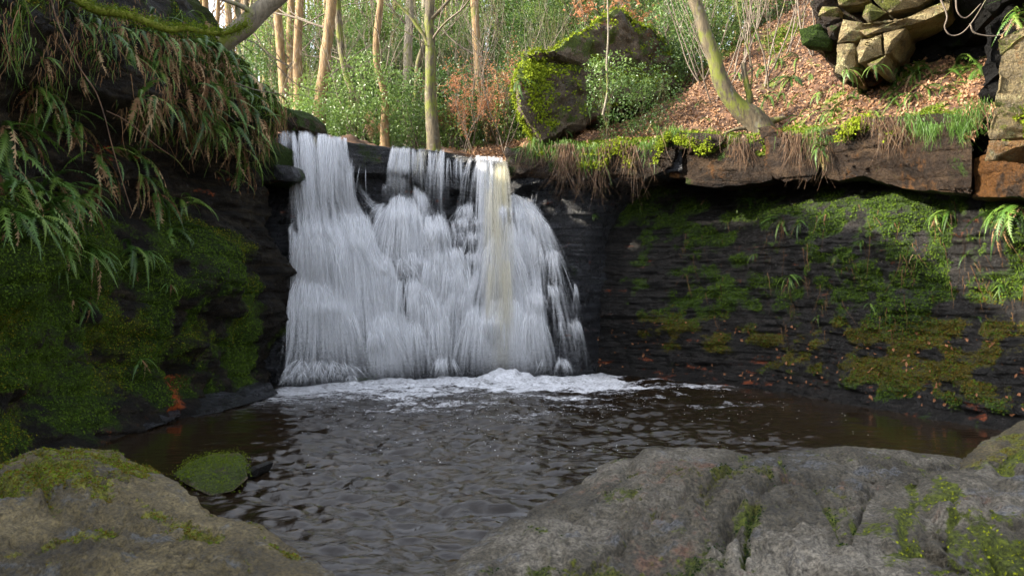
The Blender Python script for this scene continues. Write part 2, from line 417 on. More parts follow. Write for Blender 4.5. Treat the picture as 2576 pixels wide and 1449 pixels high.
for (px, py, a, r) in [(755, 428, .34, .30), (790, 560, .55, .80), (890, 590, .42, .45), (1000, 508, .55, .42), (1085, 548, .45, .32), (1040, 640, .36, .30), (1150, 600, .32, .28), (1272, 497, .60, .45), (1295, 575, .45, .40),
                       (1200, 522, .36, .35), (960, 655, .40, .32), (1045, 705, .36, .33), (1135, 650, .30, .25), (830, 750, .50, .70), (965, 810, .42, .40), (1110, 765, .30, .30), (1235, 790, .55, .50), (1350, 740, .36, .30),
                       (1400, 645, .34, .30), (1432, 790, .32, .30), (780, 905, .35, .60), (1300, 885, .30, .45), (1060, 890, .25, .5), (1440, 700, .22, .2), (1350, 560, .3, .25), (1170, 700, .3, .3)]:
    q = P(px, py, 16.0); DOMES.append((q.x, q.z, a, r))
def yr(x, z, detail=True):
    zl = zlip(x); yl = ylip(x)
    capb = zl - 0.62 + 0.10 * vnoise(x * 1.3, 0.0, 0.0, 61) + 0.3 * sstep(-3.1, -3.3, x)
    t = np.clip((3.55 - z) / 3.55, 0, 1.15)
    back = yl + 0.36
    b = back + (ybase(x) + 0.38 - back) * t ** 0.85
    d = np.zeros_like(b)
    for (xd, zd, a, r) in DOMES:
        dz = zd - z
        g = sstep(-0.05, 0.16, dz) * np.exp(-np.maximum(dz, 0) / 1.1)
        w = r * (0.75 + 0.55 * np.maximum(dz, 0))
        d = np.maximum(d, 1.1 * a * g * np.exp(-((x - xd) / w) ** 2 * 1.2))
    b = b - d
    b = b + 1.6 * sstep(1.25, 2.9, x)
    cap = yl + 0.02
    k = sstep(capb - 0.05, capb + 0.02, z)
    b = b * (1 - k) + cap * k
    if detail:
        b0 = b
        b = b + 0.07 * fbm(x * 1.5, z * 1.6, 0.3, 3, 63)
        b = b + 0.06 * strata(x, z, 0.26, 1.2, 64) + 0.038 * strata(x, z, 0.10, 2.5, 65) + 0.018 * strata(x, z, 0.045, 5, 66)
        b = b0 + (b - b0) * (1 - 0.6 * k)
    return b
FX = np.linspace(-5.0, 3.0, 430); FZ = np.linspace(-0.4, 1.0, 250)
XX = FX[:, None] + 0 * FZ[None, :]
tz = np.linspace(0, 1, 250)
ZZ = -0.4 + (zlip(FX)[:, None] + 0.4) * tz[None, :]
YY = yr(XX, ZZ)
# rolls over the lip and runs back upstream
nb = 24
tb = np.linspace(0, 1, nb)[1:]
XT = FX[:, None] + 0 * tb[None, :]
YT = YY[:, -1:] + 0.03 + 1.6 * tb[None, :] ** 1.3
ZT = ZZ[:, -1:] + 0.03 * fbm(XT * 2, YT * 2, 0.0, 3, 67) - 0.02 + 0.04 * tb
ZZ[:, -1] -= 0.02
VV = np.stack([np.hstack([XX, XT]), np.hstack([YY, YT]), np.hstack([ZZ, ZT])], 2)
S_, Z_ = VV[:, :, 0], VV[:, :, 2]
fm = 0.0 + 0.35 * fbm(S_ * 2, Z_ * 3, 0.3, 4, 68) + 0.15 * sstep(3.9, 4.3, Z_) * sstep(0.1, 0.5, fbm(S_ * 1.5, Z_ * 2, 0, 2, 69)) + 0.25 * np.exp(-((S_ + 2.7) / 0.25) ** 2)
at_f = {'moss': np.clip(fm, 0, 1), 'rust': np.clip(0.15 + 0.25 * fbm(S_ * 2, Z_ * 9, 0.3, 3, 70), 0, 1), 'ochre': 0 * S_}
me = mesh_np('rock_step', VV.reshape(-1, 3), grid_faces(*VV.shape[:2]), mat_fallrock, True, at_f)
tag(add('rock_step', me), kind='structure')

# ---- woodland floor above the lip
C, s = catmull(LIPC, 420)
T = np.gradient(C[:, :2], axis=0); T /= np.linalg.norm(T, axis=1, keepdims=True)
NO = np.stack([-T[:, 1], T[:, 0]], 1)
for a in (0, 1): NO[:, a] = np.convolve(np.pad(NO[:, a], 12, mode='edge'), np.ones(25) / 25, mode='valid')
D = np.r_[np.linspace(-0.04, 0.0, 5), 0.04 + 34 * (np.linspace(0, 1, 200) ** 2.1)]
DD = D[None, :] + 0 * C[:, :1]
falls_zone = (sstep(-4.6, -4.2, C[:, 0]) * sstep(0.15, -0.1, C[:, 0]))[:, None]
DW = DD * (1 - falls_zone) + np.maximum(DD, 1.0 + 0.1 * DD) * falls_zone
XF = C[:, :1] + NO[:, :1] * DW; YF = C[:, 1:2] + NO[:, 1:2] * DW
YF = np.where(DD > 0, YF, YF); 
slope = np.interp(C[:, 0], [-5, -1.5, 0.0, 0.8, 1.8, 2.9, 4.2, 5.1, 6, 8], [0.09, 0.10, 0.20, 0.26, 0.42, 0.66, 0.80, 0.80, 0.7, 0.7])[:, None]
slope = np.where(YF < 9, 0.8, slope)
Dp = np.maximum(DD, 0)
ZF = C[:, 2:3] + slope * (Dp - 0.25 * (1 - np.exp(-Dp / 0.25))) * np.where(Dp < 9, 1, 9 / np.maximum(Dp, 9)) + np.maximum(DD, 0) * 0.02
ZF = ZF - 0.30 * sstep(0.0, -0.04, DD) * (1 + 0.8 * vnoise(s[:, None] * 3, 0, 0, 71)) * (1 - falls_zone)
ZF = ZF + (0.19 * fbm(XF * 0.9, YF * 0.9, 0.2, 4, 72) + 0.07 * fbm(XF * 3.5, YF * 3.5, 0.2, 3, 73)) * sstep(0.0, 0.6, DD) * (1 - falls_zone * sstep(2.5, 1.2, DD))
ZF = ZF - falls_zone * (0.10 * sstep(1.6, 1.0, DD)) - falls_zone * 0.5 * sstep(0.9, 0.5, DD)
mo = 0.15 + 0.55 * fbm(XF * 1.1, YF * 1.1, 0.4, 4, 74) + 0.55 * sstep(0.55, 0.1, DD) + 0.15 * sstep(1.5, 0.0, XF) * sstep(2.0, 0.5, DD)
FLV = np.stack([XF, YF, ZF], 2)
me = mesh_np('woodland_ground', FLV.reshape(-1, 3), grid_faces(*FLV.shape[:2]), mat_soil, True, {'moss': np.clip(mo, 0, 1)})
tag(add('woodland_ground', me), kind='structure')
FLN = normals_grid(FLV)
if FLN[:, :, 2].mean() < 0: FLN = -FLN
SURF.append(('floor', FLV, FLN, {'moss': np.clip(mo, 0, 1)}))

# ---- base ground sheet to the horizon, below everything
me = mesh_np('ground', [(-300, -300, -0.9), (300, -300, -0.9), (300, 300, -0.9), (-300, 300, -0.9)], [(0, 1, 2, 3)], mat_soil, False, {'moss': np.zeros(4)})
tag(add('ground', me), kind='structure')

# ---- pool
m = M('peaty_pool_water')
c = m.coord((1.0, 1.5, 1)); c2 = m.coord((1.0, 2.2, 1), (0, 0, 0.12))
n1 = m.noise(c, 6.5, 4, 0.55, 0.6); n2 = m.noise(c2, 22, 4, 0.6, 0.4)
fo = m.attr('foam'); st = m.attr('stir')
fcol = m.mix(m.ramp(n2, [(0.3, 0.0), (0.75, 1.0)]), (0.42, 0.42, 0.44), (0.85, 0.86, 0.90))
fl = m.ramp(m.math('ADD', fo, m.math('MULTIPLY', m.math('MULTIPLY', m.math('SUBTRACT', m.math('ADD', n1, n2), 1.0), 1.9), m.math('MULTIPLY', fo, 3.0, clamp=True))), [(0.15, 0.0), (1.0, 1.0)])
wc = m.mix(st, (0.020, 0.012, 0.006), (0.014, 0.009, 0.005))
col = m.mix(fl, wc, fcol)
hb = m.math('ADD', m.math('MULTIPLY', n1, m.math('ADD', 0.12, m.math('MULTIPLY', st, 0.88))), m.math('MULTIPLY', n2, m.math('MULTIPLY', st, 0.35)))
b_ = m.bump(hb, 0.7, 0.014)
mat_pool = m.fin(col, m.mix(fl, (0.05,) * 3, (0.75,) * 3), b_, IOR=1.42)
yy = 1.6 + (17.9 - 1.6) * (np.linspace(0, 1, 520) ** 1.35)
xx = np.linspace(-6.2, 8.4, 440)
PX, PY = np.meshgrid(xx, yy, indexing='ij')
dist = ybase(PX) - PY
infall = sstep(-4.1, -3.7, PX) * sstep(2.2, 1.7, PX)
stir = np.clip(sstep(-3.6, -2.2, PX + 0.22 * (PY - 9) * 0 ) * sstep(4.6, 2.6, PX - 0.0 * PY), 0, 1)
stir = np.clip(stir * 0.95 + 0.06, 0, 1)
wv = 0.045 * fbm(PX * 1.6 + 0.5 * PY, PY * 3.0, 0.3, 3, 81) + 0.042 * (0.5 - np.abs(fbm(PX * 3.8 + 0.6 * np.sin(PY * 2), PY * 9.0, 0.3, 2, 82))) + 0.012 * fbm(PX * 8, PY * 15, 0.3, 2, 88)
boil = 0.0 + np.exp(-((PX + 0.15) / 0.9) ** 2) * np.exp(-((dist - 0.35) / 0.45) ** 2)
zz = wv * stir + infall * np.exp(-np.maximum(dist, 0) / 0.45) * (0.025 + 0.03 * fbm(PX * 3, PY * 3, 0.0, 3, 83)) + 0.13 * boil * (1 + 0.6 * fbm(PX * 4, PY * 4, 0, 3, 84))
warp = fbm(PX * 0.9, PY * 0.9, 0.5, 3, 85)
foam = infall * (1.15 * np.exp(-np.maximum(dist - 0.65, 0) / 1.2) * (0.75 + 0.5 * np.clip(fbm(PX * 2.0, PY * 5.0, 0.9, 3, 89), -1, 1) * sstep(0.5, 1.2, dist))) + 0.45 * boil
ext = np.exp(-((PX - 1.5) / 1.3) ** 2) * np.exp(-((dist - 0.9) / 1.1) ** 2)
strk = fbm(PX * 1.2 + warp * 1.5, PY * 4.5 + warp * 2, 0.2, 4, 86)
foam = foam + 1.0 * ext * (0.6 + 0.9 * strk)
wide = sstep(-3.2, -1.5, PX) * sstep(5.2, 2.5, PX) * np.exp(-np.maximum(dist - 0.8, 0) / 2.2)
foam = foam + 1.15 * wide * sstep(0.0, 0.9, strk)
me = mesh_np('water', np.stack([PX, PY, zz], 2).reshape(-1, 3), grid_faces(*PX.shape), mat_pool, True, {'foam': np.clip(foam, 0, 1.1), 'stir': stir})
tag(add('water', me), kind='structure')

# ---- angular rock pieces: outline at its own distance, extruded back
import bmesh
def rock_prism(name, outline, Y, depth, mat, push=(0.25, 1.0, 0.0), amp=0.035, edge=0.09, seed=0, bed=0.02, moss=0.2, rust=0.2, ochre=0.0, parent=None, mossz=0.0, lit=None):
    if not hasattr(Y, '__len__'): Y = [Y] * len(outline)
    fr = [P(px, py, y) for (px, py), y in zip(outline, Y)]
    pv = Vector(push).normalized() * depth
    c0 = sum(fr, Vector()) / len(fr)
    bm = bmesh.new()
    a = [bm.verts.new(p) for p in fr]
    b = [bm.verts.new(p + pv) for p in fr]
    cf = bm.verts.new(c0 - Vector(push).normalized() * min(0.08, depth * 0.1)); cb = bm.verts.new(c0 + pv)
    n = len(a)
    for i in range(n):
        j = (i + 1) % n
        bm.faces.new((a[i], a[j], cf)); bm.faces.new((b[j], b[i], cb))
        bm.faces.new((a[i], b[i], b[j])); bm.faces.new((a[i], b[j], a[j]))
    for _ in range(7):
        es = [e for e in bm.edges if e.calc_length() > edge]
        if not es: break
        bmesh.ops.subdivide_edges(bm, edges=es, cuts=1, use_grid_fill=False)
        bmesh.ops.triangulate(bm, faces=[f for f in bm.faces if len(f.verts) > 3])
    bmesh.ops.recalc_face_normals(bm, faces=bm.faces)
    bm.normal_update()
    V = np.array([v.co for v in bm.verts]); N = np.array([v.normal for v in bm.verts])
    x, y, z = V.T
    d = amp * 0.9 * fbm(x * 1.5, y * 1.5, z * 2.0, 3, seed) + amp * 0.16 * fbm(x * 8, y * 8, z * 8, 2, seed + 5)
    d = d + bed * strata(x + y, z + 0.12 * x, 0.17, 1.0, seed + 9)
    V2 = V + N * d[:, None]
    for v, q in zip(bm.verts, V2): v.co = q
    me = bpy.data.meshes.new(name); bm.to_mesh(me); bm.free()
    me.materials.append(mat)
    me.polygons.foreach_set('use_smooth', np.ones(len(me.polygons), bool))
    me.set_sharp_from_angle(angle=R(32))
    mo = moss + 0.45 * fbm(x * 2.5, y * 2.5, z * 2.5, 4, seed + 20) + mossz * np.clip(N[:, 2], -0.3, 1)
    ru = rust + 0.35 * fbm(x * 2.0, y * 2.0, z * 0.8, 4, seed + 30)
    for an, arr in (('moss', np.clip(mo, 0, 1.2)), ('rust', np.clip(ru, 0, 1)), ('ochre', np.full(len(x), ochre))):
        at = me.attributes.new(an, 'FLOAT', 'POINT'); at.data.foreach_set('value', np.asarray(arr, np.float32))
    ctr = Vector(V2.mean(0))
    return add(name, me, parent)

def Ylip_px(px, d=0.0): return float(lip_at_px(px)[1]) - d

cap = tag(add('overhanging_ledge', None), 'dark wet sandstone ledge overhanging the mossy wall right of the falls', 'rock ledge')
cap.location = (0, 0, 0)
def capslab(outline, seed, mat=mat_cap, d=0.05, depth=1.5, label=None, **kw):
    Y = [Ylip_px(px, d) for px, py in outline]
    o = rock_prism('rock_slab', outline, Y, depth, mat, push=(0.55, 1.0, 0.05), seed=seed, parent=cap, **dict(dict(edge=0.05, bed=0.055), **kw))
    if label: o['label'] = label
    return o
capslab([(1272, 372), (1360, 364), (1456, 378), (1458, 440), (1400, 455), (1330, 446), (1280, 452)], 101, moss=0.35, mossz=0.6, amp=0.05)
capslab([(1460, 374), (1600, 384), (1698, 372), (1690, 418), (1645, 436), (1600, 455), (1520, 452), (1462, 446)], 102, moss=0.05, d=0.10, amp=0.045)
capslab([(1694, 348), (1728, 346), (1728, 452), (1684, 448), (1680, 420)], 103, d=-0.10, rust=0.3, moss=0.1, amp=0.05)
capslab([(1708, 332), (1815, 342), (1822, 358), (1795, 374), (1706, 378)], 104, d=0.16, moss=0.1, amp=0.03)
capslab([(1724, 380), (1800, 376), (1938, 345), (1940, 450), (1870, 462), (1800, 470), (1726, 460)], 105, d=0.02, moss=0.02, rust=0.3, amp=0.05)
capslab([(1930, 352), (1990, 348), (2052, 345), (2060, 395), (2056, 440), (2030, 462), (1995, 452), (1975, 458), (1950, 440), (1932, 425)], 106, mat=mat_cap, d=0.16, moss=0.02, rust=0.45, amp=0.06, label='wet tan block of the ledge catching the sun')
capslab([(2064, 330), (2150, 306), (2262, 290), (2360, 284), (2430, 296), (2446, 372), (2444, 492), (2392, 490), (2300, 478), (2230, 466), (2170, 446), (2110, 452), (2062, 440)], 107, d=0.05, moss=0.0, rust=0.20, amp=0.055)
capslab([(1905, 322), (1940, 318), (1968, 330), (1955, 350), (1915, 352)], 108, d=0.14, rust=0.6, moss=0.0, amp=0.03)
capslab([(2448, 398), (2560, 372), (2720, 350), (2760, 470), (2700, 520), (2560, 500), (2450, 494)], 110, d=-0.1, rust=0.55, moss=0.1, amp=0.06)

# right-hand lit sandstone column and its steps
col_r = tag(add('sandstone_buttress', None), 'sunlit yellow sandstone buttress with stepped blocks at the right edge', 'rock buttress')
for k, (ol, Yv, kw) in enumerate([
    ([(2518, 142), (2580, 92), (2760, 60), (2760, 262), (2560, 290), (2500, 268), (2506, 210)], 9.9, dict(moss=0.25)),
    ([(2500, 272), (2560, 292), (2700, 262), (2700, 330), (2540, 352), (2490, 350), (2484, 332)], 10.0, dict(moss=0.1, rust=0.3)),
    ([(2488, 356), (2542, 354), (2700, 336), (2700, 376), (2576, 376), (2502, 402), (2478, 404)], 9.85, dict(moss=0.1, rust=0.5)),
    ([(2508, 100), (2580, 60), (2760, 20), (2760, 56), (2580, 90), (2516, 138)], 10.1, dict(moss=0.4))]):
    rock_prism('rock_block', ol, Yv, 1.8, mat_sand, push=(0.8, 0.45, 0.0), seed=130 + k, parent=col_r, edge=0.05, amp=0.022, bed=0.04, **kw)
# recess wall between buttress and outcrop, its shade painted into the rock colour
back = tag(add('recessed_rock_wall', None), 'shadowed recess of bedded rock under the top right overhang', 'rock wall')
rock_prism('rock_slab', [(2180, 60), (2300, -20), (2530, -60), (2540, 280), (2400, 300), (2180, 270)], [14.2, 13.8, 12.6, 12.2, 12.8, 14.4], 1.5, mat_recess_shade, seed=141, parent=back, edge=0.09, amp=0.18, bed=0.14, moss=0.25, rust=0.15)
rock_prism('rock_slab', [(2240, 60), (2400, -40), (2640, -200), (2700, 40), (2520, 110), (2380, 120), (2290, 128)], [13.6, 13.2, 12.3, 11.8, 12.4, 13.0, 13.4], 2.2, mat_recess_shade, seed=142, parent=back, edge=0.09, amp=0.16, bed=0.12, moss=0.1, rust=0.1)
rock_prism('rock_slab', [(2478, 60), (2530, 20), (2640, -40), (2600, 320), (2520, 400), (2462, 400), (2470, 250)], 11.2, 1.8, mat_recess_shade, push=(0.7, 0.8, 0), seed=143, parent=back, edge=0.09, amp=0.14, bed=0.10, moss=0.1, rust=0.15)
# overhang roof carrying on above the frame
rock_prism('rock_slab', [(2150, -70), (2420, -160), (2800, -420), (3000, -300), (2700, -60), (2520, 10), (2482, -12), (2300, -30)], [12.4, 11.4, 9.6, 9.2, 10.2, 11.2, 11.6, 12.4], 3.0, mat_recess_shade, seed=144, parent=back, edge=0.2, amp=0.10, bed=0.06, moss=0.2, rust=0.1)

# sunlit outcrop above the litter bank
crop = tag(add('sandstone_outcrop', None), 'sunlit lichened sandstone outcrop of tilted slabs above the leaf litter bank', 'rock outcrop')
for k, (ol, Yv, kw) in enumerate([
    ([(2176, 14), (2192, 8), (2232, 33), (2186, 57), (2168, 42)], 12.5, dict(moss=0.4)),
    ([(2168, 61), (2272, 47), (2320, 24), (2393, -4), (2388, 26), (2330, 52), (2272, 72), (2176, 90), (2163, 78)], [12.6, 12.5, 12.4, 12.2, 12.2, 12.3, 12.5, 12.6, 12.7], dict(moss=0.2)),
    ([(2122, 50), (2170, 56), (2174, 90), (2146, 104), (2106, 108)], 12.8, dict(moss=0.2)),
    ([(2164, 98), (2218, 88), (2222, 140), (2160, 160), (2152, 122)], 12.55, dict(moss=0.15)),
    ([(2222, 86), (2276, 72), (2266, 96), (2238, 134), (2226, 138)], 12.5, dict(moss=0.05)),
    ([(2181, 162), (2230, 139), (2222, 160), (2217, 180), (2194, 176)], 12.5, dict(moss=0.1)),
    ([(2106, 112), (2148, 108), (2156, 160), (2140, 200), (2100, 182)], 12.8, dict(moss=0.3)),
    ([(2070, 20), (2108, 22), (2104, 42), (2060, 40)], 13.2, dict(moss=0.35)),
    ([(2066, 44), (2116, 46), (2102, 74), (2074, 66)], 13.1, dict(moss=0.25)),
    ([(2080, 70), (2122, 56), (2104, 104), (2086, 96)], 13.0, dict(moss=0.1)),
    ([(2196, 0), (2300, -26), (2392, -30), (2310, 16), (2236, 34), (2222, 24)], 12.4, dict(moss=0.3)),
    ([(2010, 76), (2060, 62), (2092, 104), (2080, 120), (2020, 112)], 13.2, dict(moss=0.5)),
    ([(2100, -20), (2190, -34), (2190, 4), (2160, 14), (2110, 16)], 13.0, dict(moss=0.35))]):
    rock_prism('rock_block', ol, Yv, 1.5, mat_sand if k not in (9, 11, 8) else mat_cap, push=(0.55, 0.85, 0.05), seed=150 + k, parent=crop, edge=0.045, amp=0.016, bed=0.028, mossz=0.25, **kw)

rock_prism('bedrock', [(2040, 10), (2120, -60), (2420, -80), (2400, 40), (2290, 110), (2250, 190), (2140, 215), (2080, 150)], 13.5, 1.5, mat_cap, push=(0.5, 0.85, 0), seed=169, parent=crop, edge=0.07, amp=0.08, bed=0.10, moss=0.35, mossz=0.3)
# blocks at the top left of the lip
rock_prism('boulder', [(690, 296), (702, 264), (722, 268), (748, 288), (756, 318), (748, 333), (700, 334), (682, 322)], 16.0, 1.1, mat_cap, seed=170, moss=0.2, rust=0.1, mossz=0.9, amp=0.04)
tag(bpy.data.objects['boulder'], 'dark overhanging boulder perched on the left end of the waterfall lip', 'boulder')
o = rock_prism('rock_ledge', [(602, 360), (650, 348), (694, 372), (696, 452), (660, 458), (608, 452)], 15.2, 1.5, mat_left, seed=171, moss=0.75, mossz=0.5, amp=0.06)
tag(o, 'moss covered rock ledge below the dark boulder left of the falls', 'rock ledge')
o = rock_prism('rock_ledge', [(692, 418), (730, 420), (740, 440), (730, 452), (698, 452), (690, 440)], 15.2, 0.8, mat_fallrock, seed=172, moss=0.15, amp=0.03)
tag(o, 'small bare rock step beside the first drop of the left fall', 'rock ledge')

# shelves at the left waterline
for k, (ol, Yv, lab) in enumerate([
    ([(446, 1026), (520, 1000), (600, 980), (680, 962), (700, 990), (650, 1008), (570, 1030), (490, 1048)], [12.0, 12.7, 13.4, 14.2, 14.0, 13.2, 12.3, 11.7], 'low wet shale shelf at the waterline nearest the left fall'),
    ([(250, 1080), (330, 1052), (400, 1036), (446, 1026), (456, 1044), (420, 1064), (360, 1082), (270, 1096)], [10.3, 10.9, 11.3, 11.7, 11.5, 11.0, 10.5, 10.1], 'wet shale shelf at the waterline below the orange stained rock')]):
    o = rock_prism('rock_shelf', ol, Yv, 0.9, mat_fallrock, push=(-1, 0.25, 0), seed=180 + k, amp=0.03, bed=0.05, moss=0.0, edge=0.05)
    tag(o, lab, 'rock shelf')

# ---- big mossy boulder in the wood
def blob_from_outline(name, outline, Y, depth, mat, seed, **kw):
    return rock_prism(name, outline, Y, depth, mat, seed=seed, **kw)
bo = rock_prism('mossy_boulder', [(1322, 150), (1350, 140), (1395, 132), (1440, 100), (1480, 66), (1520, 48), (1560, 32), (1600, 38), (1640, 62), (1672, 92), (1690, 140), (1700, 200), (1640, 240), (1560, 262), (1470, 300), (1400, 322), (1362, 332), (1336, 305), (1318, 270), (1308, 215), (1312, 180)],
    [17.0, 17.0, 17.0, 17.3, 17.6, 18.0, 18.3, 18.6, 18.9, 19.2, 19.4, 19.4, 18.6, 18.0, 17.4, 17.0, 16.8, 16.6, 16.5, 16.5, 16.7], 2.4, mat_mossrock, push=(0.1, 1.0, 0.0), amp=0.19, bed=0.06, edge=0.09, moss=0.20, rust=0.2, mossz=1.1)
tag(bo, 'huge peaked boulder with bright moss on its top and left edge', 'boulder')

# ---- foreground boulders (lofted from their far rim)
def rim_rock(name, rim, centre, mat, seed, nu=300, nv=170, sag=0.05, drop=1.6, amp=0.035, crease=0.03, moss=0.2, mossfn=None, rust=0.1, angle=0.6, cracks=(), nrand=0):
    rp = np.array([P(px, py, Y) for px, py, Y in rim])
    C, s = catmull(rp, nu)
    T = np.gradient(C[:, :2], axis=0); T /= np.linalg.norm(T, axis=1, keepdims=True)
    No = np.stack([-T[:, 1], T[:, 0]], 1)
    for a in (0, 1): No[:, a] = np.convolve(np.pad(No[:, a], 20, mode='edge'), np.ones(41) / 41, mode='valid')
    n1 = int(nv * 0.3)
    to = np.linspace(1, 0, n1)[:-1]; ti = np.linspace(0, 1, nv - n1 + 1)
    cen = np.array(centre)
    V = np.zeros((nu, len(to) + len(ti), 3))
    for j, t in enumerate(to):
        V[:, j, :2] = C[:, :2] + No * (0.40 * t)
        V[:, j, 2] = C[:, 2] - drop * t ** 0.9 - 0.01 * (1 - t)
    for j, t in enumerate(ti):
        q = C * (1 - t) + cen * t
        q[:, 2] += sag * math.sin(math.pi * t) - 0.02 * sstep(0.06, 0.0, t)
        V[:, len(to) + j] = q
    n = normals_grid(V)
    if n[:, -20:, 2].mean() < 0: n = -n
    x, y, z = V[:, :, 0], V[:, :, 1], V[:, :, 2]
    ca, sa = math.cos(angle), math.sin(angle)
    u = x * ca + y * sa; v = -x * sa + y * ca
    rd = 1 - np.abs(fbm(u * 1.3, v * 3.2, z * 1.3, 4, seed + 3))
    pits = np.maximum(0, -fbm(u * 3.5, v * 9, z * 4, 3, seed + 6) - 0.15)
    near = 0.35 + 0.65 * sstep(0.0, 0.15, np.abs(np.linspace(-0.3, 0.7, V.shape[1])))[None, :]
    d = amp * 1.3 * fbm(x * 1.7, y * 1.7, z * 1.7, 4, seed) - crease * np.maximum(0, rd - 0.72) / 0.28 * 1.3 - 0.05 * pits + 0.017 * fbm(u * 8, v * 14, z * 8, 3, seed + 8, 0.6) + 0.012 * fbm(x * 26, y * 26, z * 26, 3, seed + 9, 0.7)
    pxv = 1288 + F * x / np.maximum(y, 0.3); pyv = 724.5 - F * (z - 1.7) / np.maximum(y, 0.3)
    pxv = pxv + 9 * fbm(x * 9, y * 9, z * 9, 2, seed + 40); pyv = pyv + 9 * fbm(x * 9, y * 9, z * 9, 2, seed + 41)
    rr_ = random.Random(seed); allc = list(cracks)
    for _ in range(nrand):
        cx_, cy_ = rr_.uniform(rim[0][0], rim[-1][0]), rr_.uniform(1110, 1460); a_ = angle + rr_.uniform(-.35, .35); l_ = rr_.uniform(12, 55)
        allc.append((cx_, cy_, cx_ + l_ * math.cos(a_), cy_ - l_ * math.sin(a_), rr_.uniform(0.006, 0.018), rr_.uniform(3, 6)))
    ck = np.zeros_like(x)
    for (x1, y1, x2, y2, dep, wid_) in allc:
        L2 = (x2 - x1) ** 2 + (y2 - y1) ** 2
        t_ = np.clip(((pxv - x1) * (x2 - x1) + (pyv - y1) * (y2 - y1)) / L2, 0, 1)
        dd_ = np.hypot(pxv - x1 - t_ * (x2 - x1), pyv - y1 - t_ * (y2 - y1))
        ck = np.maximum(ck, dep * np.exp(-(dd_ / wid_) ** 2))
    d = d - ck
    V = V + n * (d * near)[:, :, None]
    moss = moss + 16 * ck
    mo = moss + 0.32 * fbm(x * 2.3, y * 2.3, 0.3, 3, seed + 12) + 0.28 * fbm(x * 11, y * 11, 0.3, 3, seed + 13) + 0.5 * pits + 0.25 * np.maximum(0, rd - 0.75) * 4 * 0.5
    if mossfn is not None: mo = mo + mossfn(x, y)
    at = {'moss': np.clip(mo, 0, 1.2), 'rust': np.clip(rust + 0.3 * fbm(x * 2, y * 2, z * 2, 3, seed + 14), 0, 1), 'ochre': np.clip(sstep(0.0, 0.5, fbm(x * 1.2, y * 1.2, 0.1, 2, seed + 16)), 0, 1) * 0.6}
    me = mesh_np(name, V.reshape(-1, 3), grid_faces(*V.shape[:2]), mat, True, at)
    SURF.append((name + str(seed), V, n, at))
    return add(name, me)
lb = rim_rock('boulder', [(-900, 1330, 2.7), (-500, 1230, 3.2), (-160, 1176, 3.6), (0, 1155, 3.8), (110, 1122, 3.95), (190, 1114, 4.0), (290, 1124, 3.95), (330, 1148, 3.85), (446, 1204, 3.6), (545, 1268, 3.35), (655, 1304, 3.2), (745, 1366, 3.0), (868, 1450, 2.75), (970, 1560, 2.45), (1040, 1720, 2.1), (1060, 2000, 1.7)],
    (-1.55, 1.1, 0.72), mat_boulder2, 201, amp=0.03, crease=0.03, moss=0.20, angle=-0.6, rust=0.08, cracks=[(449, 1339, 505, 1300, .035, 6), (505, 1300, 552, 1278, .03, 5), (350, 1245, 420, 1282, .015, 5), (610, 1400, 640, 1449, .012, 4), (180, 1270, 330, 1360, .02, 7)], nrand=22,
    mossfn=lambda x, y: 0.26 * np.exp(-(((x + 1.75) / 0.45) ** 2 + ((y - 3.55) / 0.40) ** 2)) + 0.3 * np.exp(-(((x + 1.75) / 0.25) ** 2 + ((y - 2.5) / 0.2) ** 2)))
tag(lb, 'olive brown foreground boulder with yellow moss in the bottom left corner', 'boulder')
rb = rim_rock('boulder', [(900, 2100, 1.7), (940, 1800, 2.0), (1000, 1580, 2.4), (1104, 1450, 2.8), (1192, 1372, 3.1), (1280, 1300, 3.35), (1416, 1224, 3.6), (1512, 1162, 3.8), (1590, 1124, 3.95), (1660, 1117, 4.0), (1760, 1120, 4.0), (1900, 1126, 3.95), (2030, 1132, 3.9), (2100, 1150, 3.8), (2170, 1184, 3.65), (2230, 1206, 3.5), (2330, 1290, 3.0), (2390, 1420, 2.6), (2420, 1600, 2.2)],
    (0.95, 1.0, 0.70), mat_boulder, 211, nu=380, nv=200, amp=0.045, crease=0.05, moss=0.12, angle=0.95, rust=0.22, cracks=[(1901, 1272, 1880, 1330, .035, 7), (1880, 1330, 1862, 1400, .04, 8), (1930, 1150, 1936, 1225, .02, 5), (1957, 1149, 1969, 1182, .04, 7), (1936, 1225, 1901, 1272, .025, 5), (1560, 1290, 1600, 1240, .02, 5), (2030, 1200, 2110, 1330, .02, 6)], nrand=90)
tag(rb, 'large pinkish grey foreground boulder, pitted and cracked, at the bottom centre right', 'boulder')
rb2 = rim_rock('boulder', [(2120, 1700, 1.9), (2130, 1460, 2.4), (2150, 1330, 2.8), (2190, 1235, 3.1), (2260, 1196, 3.2), (2330, 1180, 3.25), (2420, 1156, 3.3), (2576, 1108, 3.4), (2760, 1060, 3.5), (3100, 1050, 3.4)],
    (2.4, 1.0, 0.75), mat_boulder, 221, amp=0.04, crease=0.06, moss=0.30, angle=1.2, rust=0.1, cracks=[(2400, 1227, 2385, 1300, .04, 8), (2385, 1300, 2366, 1380, .04, 8), (2480, 1360, 2540, 1410, .05, 9), (2290, 1200, 2270, 1320, .03, 10)], nrand=30)
tag(rb2, 'grey foreground boulder streaked with yellow green lichen in the bottom right corner', 'boulder')
rb3 = rim_rock('boulder', [(1700, 1230, 4.3), (1800, 1150, 4.7), (1940, 1128, 4.9), (2040, 1120, 5.0), (2120, 1113, 5.0), (2200, 1117, 5.0), (2300, 1128, 5.0), (2400, 1142, 4.9), (2480, 1170, 4.6), (2560, 1260, 4.1)],
    (1.95, 3.4, 0.45), mat_boulder, 231, nu=220, nv=120, amp=0.02, crease=0.02, moss=0.05, angle=0.3, rust=0.0)
